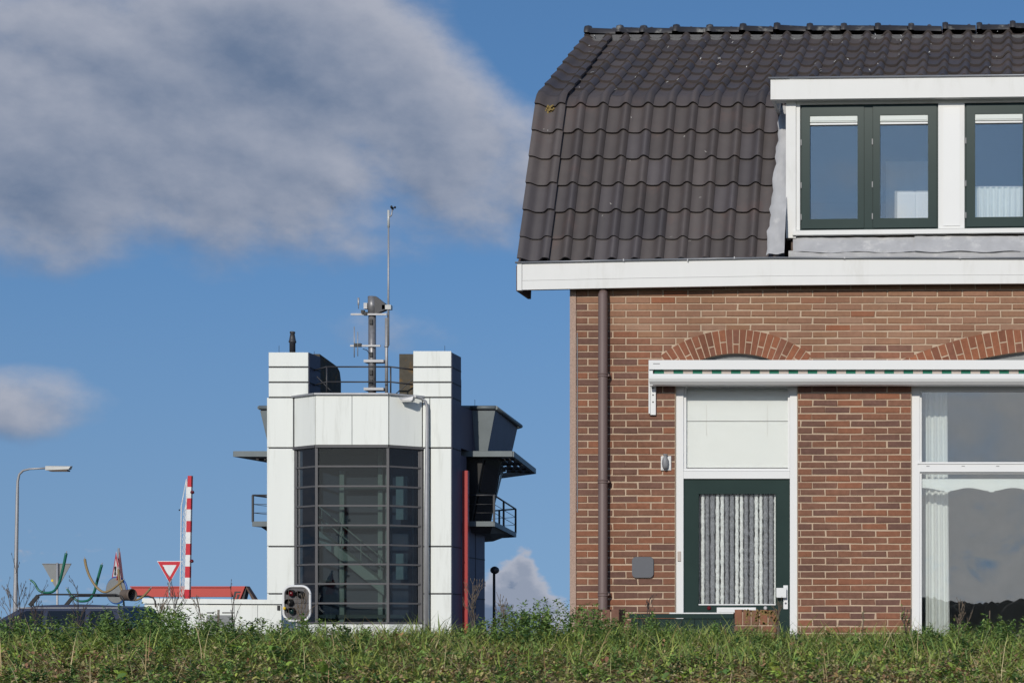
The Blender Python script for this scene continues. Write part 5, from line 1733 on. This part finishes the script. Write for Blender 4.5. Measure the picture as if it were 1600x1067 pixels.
for (colr, lab, P, dy, rr) in tubes:
    t = thing('bent_tube', lab, 'tube', 'bent tubes carried on the car roof')
    path = smooth_path([W(px, py, CRY + dy) for (px, py) in P])
    rad = [rr[0] + (rr[1] - rr[0]) * k / (len(path) - 1) for k in range(len(path))]
    b = MB(); b.tube(path, rad, 8); b.build('tube', M['hose_' + colr], t)
    for e, e2 in ((0, 1), (-1, -2)):
        d = (path[e] - path[e2]).normalized()
        b = MB(); b.tube([path[e] - d * .005, path[e] + d * .045], .009, 6); b.build('end_plug', M['steel'], t)
dt = thing('duct_pipe', 'short brown open-ended duct pipe at the rear of the car roof', 'pipe')
b = MB(); b.smooth = True
c = W(206, 929, CRY + .5); axd = Vector((.95, -.30, .02)).normalized(); sdv = axd.cross(Vector((0, 0, 1))).normalized(); upv = sdv.cross(axd)
rings = []
for (o_, r_) in ((-.22, .118), (-.03, .122), (-.02, .132), (.02, .132), (.02, .12), (-.2, .115)):
    rings.append(b.pts([c + axd * o_ + sdv * (r_ * math.cos(q * math.pi / 10)) + upv * (r_ * math.sin(q * math.pi / 10)) for q in range(20)]))
for k in range(5):
    for q in range(20):
        b.face((rings[k] + q, rings[k] + (q + 1) % 20, rings[k + 1] + (q + 1) % 20, rings[k + 1] + q))
recalc(b.build('pipe_wall', M['duct'], dt))
b = MB(); i = b.pts([c - axd * .18 + sdv * (.115 * math.cos(q * math.pi / 10)) + upv * (.115 * math.sin(q * math.pi / 10)) for q in range(20)]); b.face([i + q for q in range(20)]); b.build('pipe_inside', M['black'], dt)

# ================================================================== VEGETATION ON THE DYKE
def tri_mesh(name, V, T, C, material, **tags):
    """numpy verts, triangles and per-vertex colours -> one object"""
    me = bpy.data.meshes.new(name)
    me.vertices.add(len(V)); me.vertices.foreach_set('co', V.astype(np.float32).ravel())
    me.loops.add(T.size); me.loops.foreach_set('vertex_index', T.astype(np.int32).ravel())
    me.polygons.add(len(T)); me.polygons.foreach_set('loop_start', np.arange(0, T.size, 3, dtype=np.int32))
    me.polygons.foreach_set('loop_total', np.full(len(T), 3, np.int32))
    me.update(calc_edges=True)
    ca = me.color_attributes.new('Col', 'FLOAT_COLOR', 'POINT')
    ca.data.foreach_set('color', np.concatenate([C, np.ones((len(C), 1))], 1).astype(np.float32).ravel())
    me.materials.append(material)
    o = bpy.data.objects.new(name, me); scene.collection.objects.link(o)
    for k, v in tags.items(): o[k] = v
    return o
def patch(x, y, s, seed):
    return 0.5 + 0.5 * np.sin(x * s + 2.1 * np.sin(y * s * .9 + seed) + seed * 3) * np.sin(y * s * 1.3 + 1.7 * np.sin(x * s * .7 + seed * 2) + seed)
def scatter(n, x0=-5.6, x1=1.6, y0=-11.2, y1=-7.3, far=0.0):
    x = RNG.uniform(x0, x1, n); y = RNG.uniform(y0, y1, n)
    return x, y
def blades(x, y, h, w, lean, col, flat=0.0):
    n = len(x)
    z = bank(x, y) - 0.01
    a = np.where(RNG.random(n) < .5, 0, np.pi) + RNG.normal(0, .95, n)
    dx, dy = np.cos(a), np.sin(a)
    b_ = a + np.pi / 2 + RNG.uniform(-.6, .6, n)
    wx, wy = np.cos(b_) * w / 2, np.sin(b_) * w / 2
    rows = []
    for f, wf in ((0, .8), (.35, 1.0), (.7, .75), (1.0, 0)):
        out = lean * h * f ** 1.8
        up = h * f * (1 - flat * f * .8) * np.sqrt(np.maximum(1 - (lean * f) ** 2 * .45, .08))
        px, py, pz = x + dx * out, y + dy * out, z + up
        if wf > 0:
            rows.append(np.stack([px - wx * wf, py - wy * wf, pz], 1)); rows.append(np.stack([px + wx * wf, py + wy * wf, pz], 1))
        else:
            rows.append(np.stack([px, py, pz], 1))
    V = np.stack(rows, 1)           # n,7,3
    base = (np.arange(n) * 7)[:, None, None]
    tri = np.array([[0, 1, 3], [0, 3, 2], [2, 3, 5], [2, 5, 4], [4, 5, 6]])[None]
    T = (base + tri).reshape(-1, 3)
    shade = np.array([.8, .8, .95, .95, 1.05, 1.05, 1.1])[None, :, None]
    C = col[:, None, :] * np.ones_like(shade)
    C = np.broadcast_to(C, (n, 7, 3))
    return V.reshape(-1, 3), T, C.reshape(-1, 3)
def pick(cols, n, jit=.18):
    cols = np.array(cols)
    c = cols[RNG.integers(0, len(cols), n)]
    return np.clip(c * RNG.uniform(1 - jit, 1 + jit, (n, 1)) * RNG.uniform(.93, 1.07, (n, 3)), 0, 1)
GREEN = [(0.276, 0.363, 0.074), (0.321, 0.403, 0.089), (0.231, 0.321, 0.073), (0.366, 0.417, 0.101), (0.276, 0.348, 0.097), (0.402, 0.410, 0.118)]
DARK = [(0.153, 0.246, 0.061), (0.175, 0.273, 0.071), (0.203, 0.300, 0.080), (0.232, 0.326, 0.086)]
STRAW = [(.475, .378, .205), (.410, .335, .162), (.540, .443, .248), (.367, .313, .140), (.400, .259, .135)]
LIGHT = [(.315, .430, .074), (.357, .462, .084), (.263, .389, .074)]

# grass: main sward
n = 95000
x, y = scatter(n, x0=-5.0, x1=1.0, y0=-10.9, y1=-7.5)
crest = np.clip((y + 9.9) / 1.8, 0, 1)
keep = RNG.random(n) < (.75 + .25 * crest)
x, y, crest = x[keep], y[keep], crest[keep]; n = len(x)
h = (.040 + .060 * crest * RNG.uniform(.5, 1.2, n)) * RNG.uniform(.6, 1.5, n) * (.6 + .8 * patch(x, y, 3.4, 9.1))
w = RNG.uniform(.0028, .0065, n)
col = pick(GREEN, n)
ps = patch(x, y, 1.6, 1.3)
sel = RNG.random(n) < np.clip((ps - .45) * 1.1 * (1.15 - crest), .03, .8)
col[sel] = pick(STRAW, sel.sum()) * .9
g1 = blades(x, y, h, w, RNG.uniform(.45, 1.45, n), col)
# taller grass at the crest and beyond
n = 8000
x, y = scatter(n, y0=-9.6, y1=-7.6)
h = RNG.uniform(.06, .14, n) * (.7 + .6 * patch(x, y, 2.2, 4.0)); w = RNG.uniform(.003, .007, n)
g2 = blades(x, y, h, w, RNG.uniform(.3, 1.3, n), pick(GREEN + DARK, n))
# outlying sward that only other viewpoints would see
n = 16000
x = RNG.uniform(-20, 9, n); y = RNG.uniform(-16, -5.5, n)
k_ = (x < -5.0) | (x > 1.0) | (y > -7.5) | (y < -10.9); x, y = x[k_], y[k_]; n = len(x)
g3 = blades(x, y, RNG.uniform(.05, .10, n), RNG.uniform(.010, .022, n), RNG.uniform(.2, .9, n), pick(GREEN, n))
def join(parts):
    V, T, C = [], [], []; o = 0
    for (v, t, c) in parts:
        V.append(v); T.append(t + o); C.append(c); o += len(v)
    return np.concatenate(V), np.concatenate(T), np.concatenate(C)
tri_mesh('grass', *join([g1, g2, g3]), M['leaf'], kind='stuff', label='rough green grass covering the dyke', category='grass')
# dry straw thatch
n = 34000
x, y = scatter(n, x0=-5.0, x1=1.0, y0=-10.9, y1=-8.3)
ps = patch(x, y, 1.6, 1.3); k_ = RNG.random(n) < np.clip(ps * 1.1 - .08 + np.clip((-9.6 - y) * .25, 0, .4), .12, 1); x, y = x[k_], y[k_]; n = len(x)
d1v = blades(x, y, RNG.uniform(.05, .15, n), RNG.uniform(.002, .0055, n), RNG.uniform(.75, 1.2, n), pick(STRAW, n), flat=.85)
n = 520    # long arching straws and a few upright seed stalks
x, y = scatter(n, x0=-5.0, x1=1.0, y0=-10.4, y1=-8.1)
d2v = blades(x, y, RNG.uniform(.10, .22, n), RNG.uniform(.0016, .003, n), RNG.uniform(.2, 1.25, n), pick(STRAW, n))
d1v = join([d1v, d2v])
tri_mesh('dry_grass', *d1v, M['straw'], kind='stuff', label='tan dry grass lying between the green blades', category='dry grass')

# broadleaf weeds: leaning shoots with many small leaves
def leaves(cx, cy, cz, length, width, col):
    n = len(cx)
    a = RNG.uniform(0, 2 * np.pi, n); e = RNG.uniform(-.35, 1.0, n)
    d = np.stack([np.cos(a) * np.cos(e), np.sin(a) * np.cos(e), np.sin(e)], 1)
    s = np.stack([-np.sin(a), np.cos(a), RNG.uniform(-.5, .5, n)], 1); s /= np.linalg.norm(s, axis=1, keepdims=True)
    c = np.stack([cx, cy, cz], 1)
    L_ = length[:, None]; Wd = width[:, None]
    up = np.cross(d, s); up /= np.linalg.norm(up, axis=1, keepdims=True)
    p0 = c; p1 = c + d * L_ * .4 + s * Wd * .5 + up * Wd * .15; p2 = c + d * L_ * .4 - s * Wd * .5 + up * Wd * .15
    p3 = c + d * L_ * .8 + s * Wd * .34; p4 = c + d * L_ * .8 - s * Wd * .34; p5 = c + d * L_ - up * L_ * .12; pm = c + d * L_ * .42
    V = np.stack([p0, p1, p2, p3, p4, p5, pm], 1)
    T = (np.arange(n) * 7)[:, None, None] + np.array([[0, 1, 6], [0, 6, 2], [1, 3, 6], [6, 4, 2], [3, 5, 6], [6, 5, 4]])[None]
    return V.reshape(-1, 3), T.reshape(-1, 3), np.repeat(col, 7, 0)
def shoots(n, x, y, h, per, ls, lw, cols, spread=.35):
    a = RNG.uniform(0, 2 * np.pi, n); ln = RNG.uniform(0, spread, n) * h
    f = RNG.uniform(.08, 1.0, (n, per)) ** .8
    cx = x[:, None] + np.cos(a)[:, None] * ln[:, None] * f ** 2 + RNG.normal(0, .006, (n, per))
    cy = y[:, None] + np.sin(a)[:, None] * ln[:, None] * f ** 2 + RNG.normal(0, .006, (n, per))
    cz = bank(x, y)[:, None] + h[:, None] * f
    col = pick(cols, n)[:, None, :] * RNG.uniform(.8, 1.25, (n, per, 1))
    size = (1.25 - .6 * f) * RNG.uniform(.6, 1.3, (n, per))
    return leaves(cx.ravel(), cy.ravel(), cz.ravel(), (ls * size).ravel(), (lw * size).ravel(), col.reshape(-1, 3))
def tops(px):
    """how tall the growth on the crest is, by place along the dyke"""
    xs = [0, 120, 240, 330, 420, 520, 640, 700, 760, 830, 890, 960, 1080, 1180, 1260, 1400, 1480, 1600, 1750]
    hs = [.13, .135, .16, .13, .12, .12, .075, .085, .13, .185, .17, .15, .11, .10, .09, .09, .12, .13, .13]
    return np.interp(px, xs, hs)
n = 3800
x, y = scatter(n, x0=-5.0, x1=1.0, y0=-10.2, y1=-7.9)
px = 1590 + x * F / (y + CAMD)
k_ = RNG.random(n) < np.clip(patch(x, y, 2.0, 2.2) * 1.2 - .1, .1, 1); x, y, px = x[k_], y[k_], px[k_]; n = len(x)
w1 = shoots(n, x, y, tops(px) * RNG.uniform(.4, 1.1, n) * np.clip((y + 11.2) / 2.4, .3, 1), 28, .024, .009, DARK + [(.05, .11, .03), (.065, .13, .035)])
n = 700     # bushy mugwort on the crest
x, y = scatter(n, y0=-8.7, y1=-8.0); px = 1590 + x * F / (y + CAMD)
k_ = RNG.random(n) < np.clip((tops(px) - .085) * 10, .05, 1); x, y, px = x[k_], y[k_], px[k_]; n = len(x)
w2 = shoots(n, x, y, tops(px) * RNG.uniform(.9, 1.3, n), 46, .024, .010, DARK)
n = 1500    # low light-green rosettes
x, y = scatter(n, y0=-10.8, y1=-8.6)
lf = np.clip(.25 + .75 * (x < -2.9), 0, 1) * np.clip(patch(x, y, 2.4, 5.1) * 1.3 - .2, .05, 1)
k_ = RNG.random(n) < lf; x, y = x[k_], y[k_]; n = len(x)
w3 = shoots(n, x, y, RNG.uniform(.03, .07, n), 7, .036, .026, LIGHT + [(.14, .24, .06)] * 3, spread=1.2)
n = 900     # brown dead leaves
x, y = scatter(n, y0=-10.8, y1=-8.5)
k_ = RNG.random(n) < np.clip(patch(x, y, 1.9, 7.7) - .25, .05, 1); x, y = x[k_], y[k_]; n = len(x)
w4 = shoots(n, x, y, RNG.uniform(.02, .09, n), 6, .026, .014, [(.32, .18, .09), (.40, .25, .10), (.26, .14, .08)], spread=1.0)
n = 11000   # low leafy ground cover of clover, plantain and litter
x, y = scatter(n, x0=-5.0, x1=1.0, y0=-11.0, y1=-8.5)
w5 = shoots(n, x, y, RNG.uniform(.012, .06, n), 6, .024, .012, GREEN + LIGHT[:2] + STRAW + STRAW[3:] + [(.30, .17, .09)], spread=1.3)
tri_mesh('weeds', *join([w1, w2, w3, w5]), M['leaf'], kind='stuff', label='leafy green weeds growing among the grass', category='weeds')
tri_mesh('dead_leaves', *w4, M['straw'], kind='stuff', label='brown withered leaves among the grass', category='leaves')

# single dry weeds standing above the crest
def dry_weed(label, px, py_top, py_base, y, colr, spread, nb, name='dry_weed', r=.0022):
    P0 = W(px, py_base, y); P0.z = min(P0.z, float(bank(P0.x, y)) if y < -5 else P0.z); H = Z_(py_top, y) - P0.z
    b = MB(); rnd = random.Random(int(px * 7))
    def grow(p, d, ln, rad, depth):
        q = p + d * ln
        m_ = p.lerp(q, .5) + Vector((rnd.uniform(-1, 1), rnd.uniform(-1, 1), 0)) * ln * .05
        b.tube([p, m_, q], [rad, rad * .85, rad * .6], 4)
        if depth > 0:
            for k in range(nb if depth == 2 else 3):
                f = rnd.uniform(.35, 1.0); s = p.lerp(q, f)
                a = rnd.uniform(0, 6.28); dd = (d + Vector((math.cos(a), math.sin(a) * .6, rnd.uniform(.0, .5))) * rnd.uniform(.35, .9) * spread).normalized()
                grow(s, dd, ln * rnd.uniform(.22, .45), rad * .6, depth - 1)
        else:
            b.lathe(q, [(.001, -.004), (rad * 1.7, 0), (.001, .006)], 4)
    grow(P0, Vector((rnd.uniform(-.12, .12), 0, 1)).normalized(), H * .8, r, 2)
    o = b.build(name, colr); o['label'] = label; o['category'] = 'weed'; o['group'] = 'dry weed stalks on the crest'
    return o
M['stalk'] = mat('dry_stalk', (.17, .13, .095), rough=.9, var=.3, scale=30)
M['stalk_dark'] = mat('dark_stalk', (.075, .06, .055), rough=.9, var=.3, scale=30)
dry_weed('tall fine dry weed just right of the street lamp pole', 30, 870, 975, -8.2, M['stalk_dark'], .8, 8)
dry_weed('short dry weed in front of the car windscreen', 52, 915, 975, -8.3, M['stalk_dark'], 1.0, 8)
dry_weed('dark branching dry weed rising above the middle of the car roof', 124, 900, 975, -8.2, M['stalk_dark'], 1.0, 10)
dry_weed('tangled dry weed at the far left corner of the crest', 12, 930, 975, -8.3, M['stalk'], 1.2, 12)
dry_weed('dry weed in front of the yield sign post', 268, 908, 980, -8.2, M['stalk_dark'], .7, 10)
dry_weed('pale dry weed left of the yield sign over the white cabinet', 246, 925, 980, -8.3, M['stalk'], 1.0, 12)
dry_weed('slanting dry weed right of the striped barrier foot', 318, 930, 985, -8.2, M['stalk'], 1.0, 8)
dry_weed('thin seed stalk in front of the white cabinet', 366, 925, 985, -8.2, M['stalk_dark'], .4, 7)
dry_weed('dry brown weed covering the right half of the ship signal', 474, 925, 985, -8.2, M['stalk'], 1.0, 14)
dry_weed('pale dry weed beside the foot of the red post', 738, 905, 985, -8.2, M['stalk'], 1.0, 14)
dry_weed('pale dry weed in front of the globe lamp pole', 790, 925, 985, -8.25, M['stalk'], 1.0, 12)
dry_weed('dry twiggy weed in front of the garden gate', 1012, 938, 985, -8.2, M['stalk_dark'], .9, 8)
dry_weed('dry grey weed at the right edge of the lichen covered pier', 1222, 945, 990, -8.2, M['stalk'], .9, 9)
dry_weed('brown twiggy weed in front of the large window', 1500, 940, 990, -8.2, M['stalk'], .9, 12)
dry_weed('small dry weed in front of the brick wall beside the large window', 1418, 955, 992, -8.2, M['stalk_dark'], .7, 8)

# leafy green plants that stand out on the crest
def leafy(label, px, py_top, y, cols, per, ls, lw, name='leafy_plant', stems=1, sprd=.3):
    X0 = X_(px, y); z0 = float(bank(X0, y)); H = Z_(py_top, y) - z0
    x = np.full(stems, X0) + RNG.normal(0, .012, stems); yy = np.full(stems, y) + RNG.normal(0, .012, stems)
    V, T, C = shoots(stems, x, yy, np.full(stems, H) * RNG.uniform(.8, 1.0, stems), per, ls, lw, cols, spread=sprd)
    t = thing(name, label, 'plant', 'green plants standing above the crest')
    o = tri_mesh('foliage', V, T, C, M['leaf']); o.parent = t
    for k in range(stems):
        b = MB(); b.tube([(x[k], yy[k], z0 - .02), (x[k] + .004, yy[k], z0 + H * .9)], .0022, 5); b.build('stem', M['stalk'], t)
leafy('yellow-green leafy plant in front of the large window', 1545, 946, -8.2, [(.22, .33, .05), (.15, .26, .05)], 16, .024, .018, stems=2, sprd=.25)
leafy('green plant with small leaves against the brick below the window pier', 1352, 948, -8.2, DARK + [(.09, .14, .05)], 20, .02, .009, sprd=.2)
leafy('dark green sprig beside the left jamb of the large window', 1418, 942, -8.2, DARK, 24, .022, .010, stems=2)
leafy('bushy dark green plant left of the house corner', 820, 952, -8.2, DARK, 60, .028, .013, stems=5, sprd=.4)
leafy('dark green leafy plant hugging the house corner', 849, 955, -8.2, DARK, 60, .028, .013, stems=6, sprd=.4)
leafy('small green plant growing by the left garden wall', 925, 948, -8.2, DARK, 40, .024, .011, stems=2, sprd=.3)
leafy('green sprig in front of the white cabinet corner', 342, 945, -8.2, DARK, 30, .022, .010, stems=2, sprd=.3)

# dark row of trees far behind the camera, seen mirrored in the window
mb = MB(); rnd = random.Random(5)
for k in range(900):
    x = -160 + k * .36 + rnd.uniform(-1, 1); hgt = 6.0 + 0.9 * math.sin(x * .045) + rnd.uniform(-.25, .25); r = rnd.uniform(1.6, 2.4); yy = -170 + rnd.uniform(-6, 6)
    mb.lathe((x, yy, -1), [(r * .7, 0), (r, hgt * .35), (r * .85, hgt * .65), (r * .45, hgt * .9), (.1, hgt)], 8)
mb.build('far_treeline', M['trees'], kind='stuff', label='dark row of trees across the fields', category='trees')
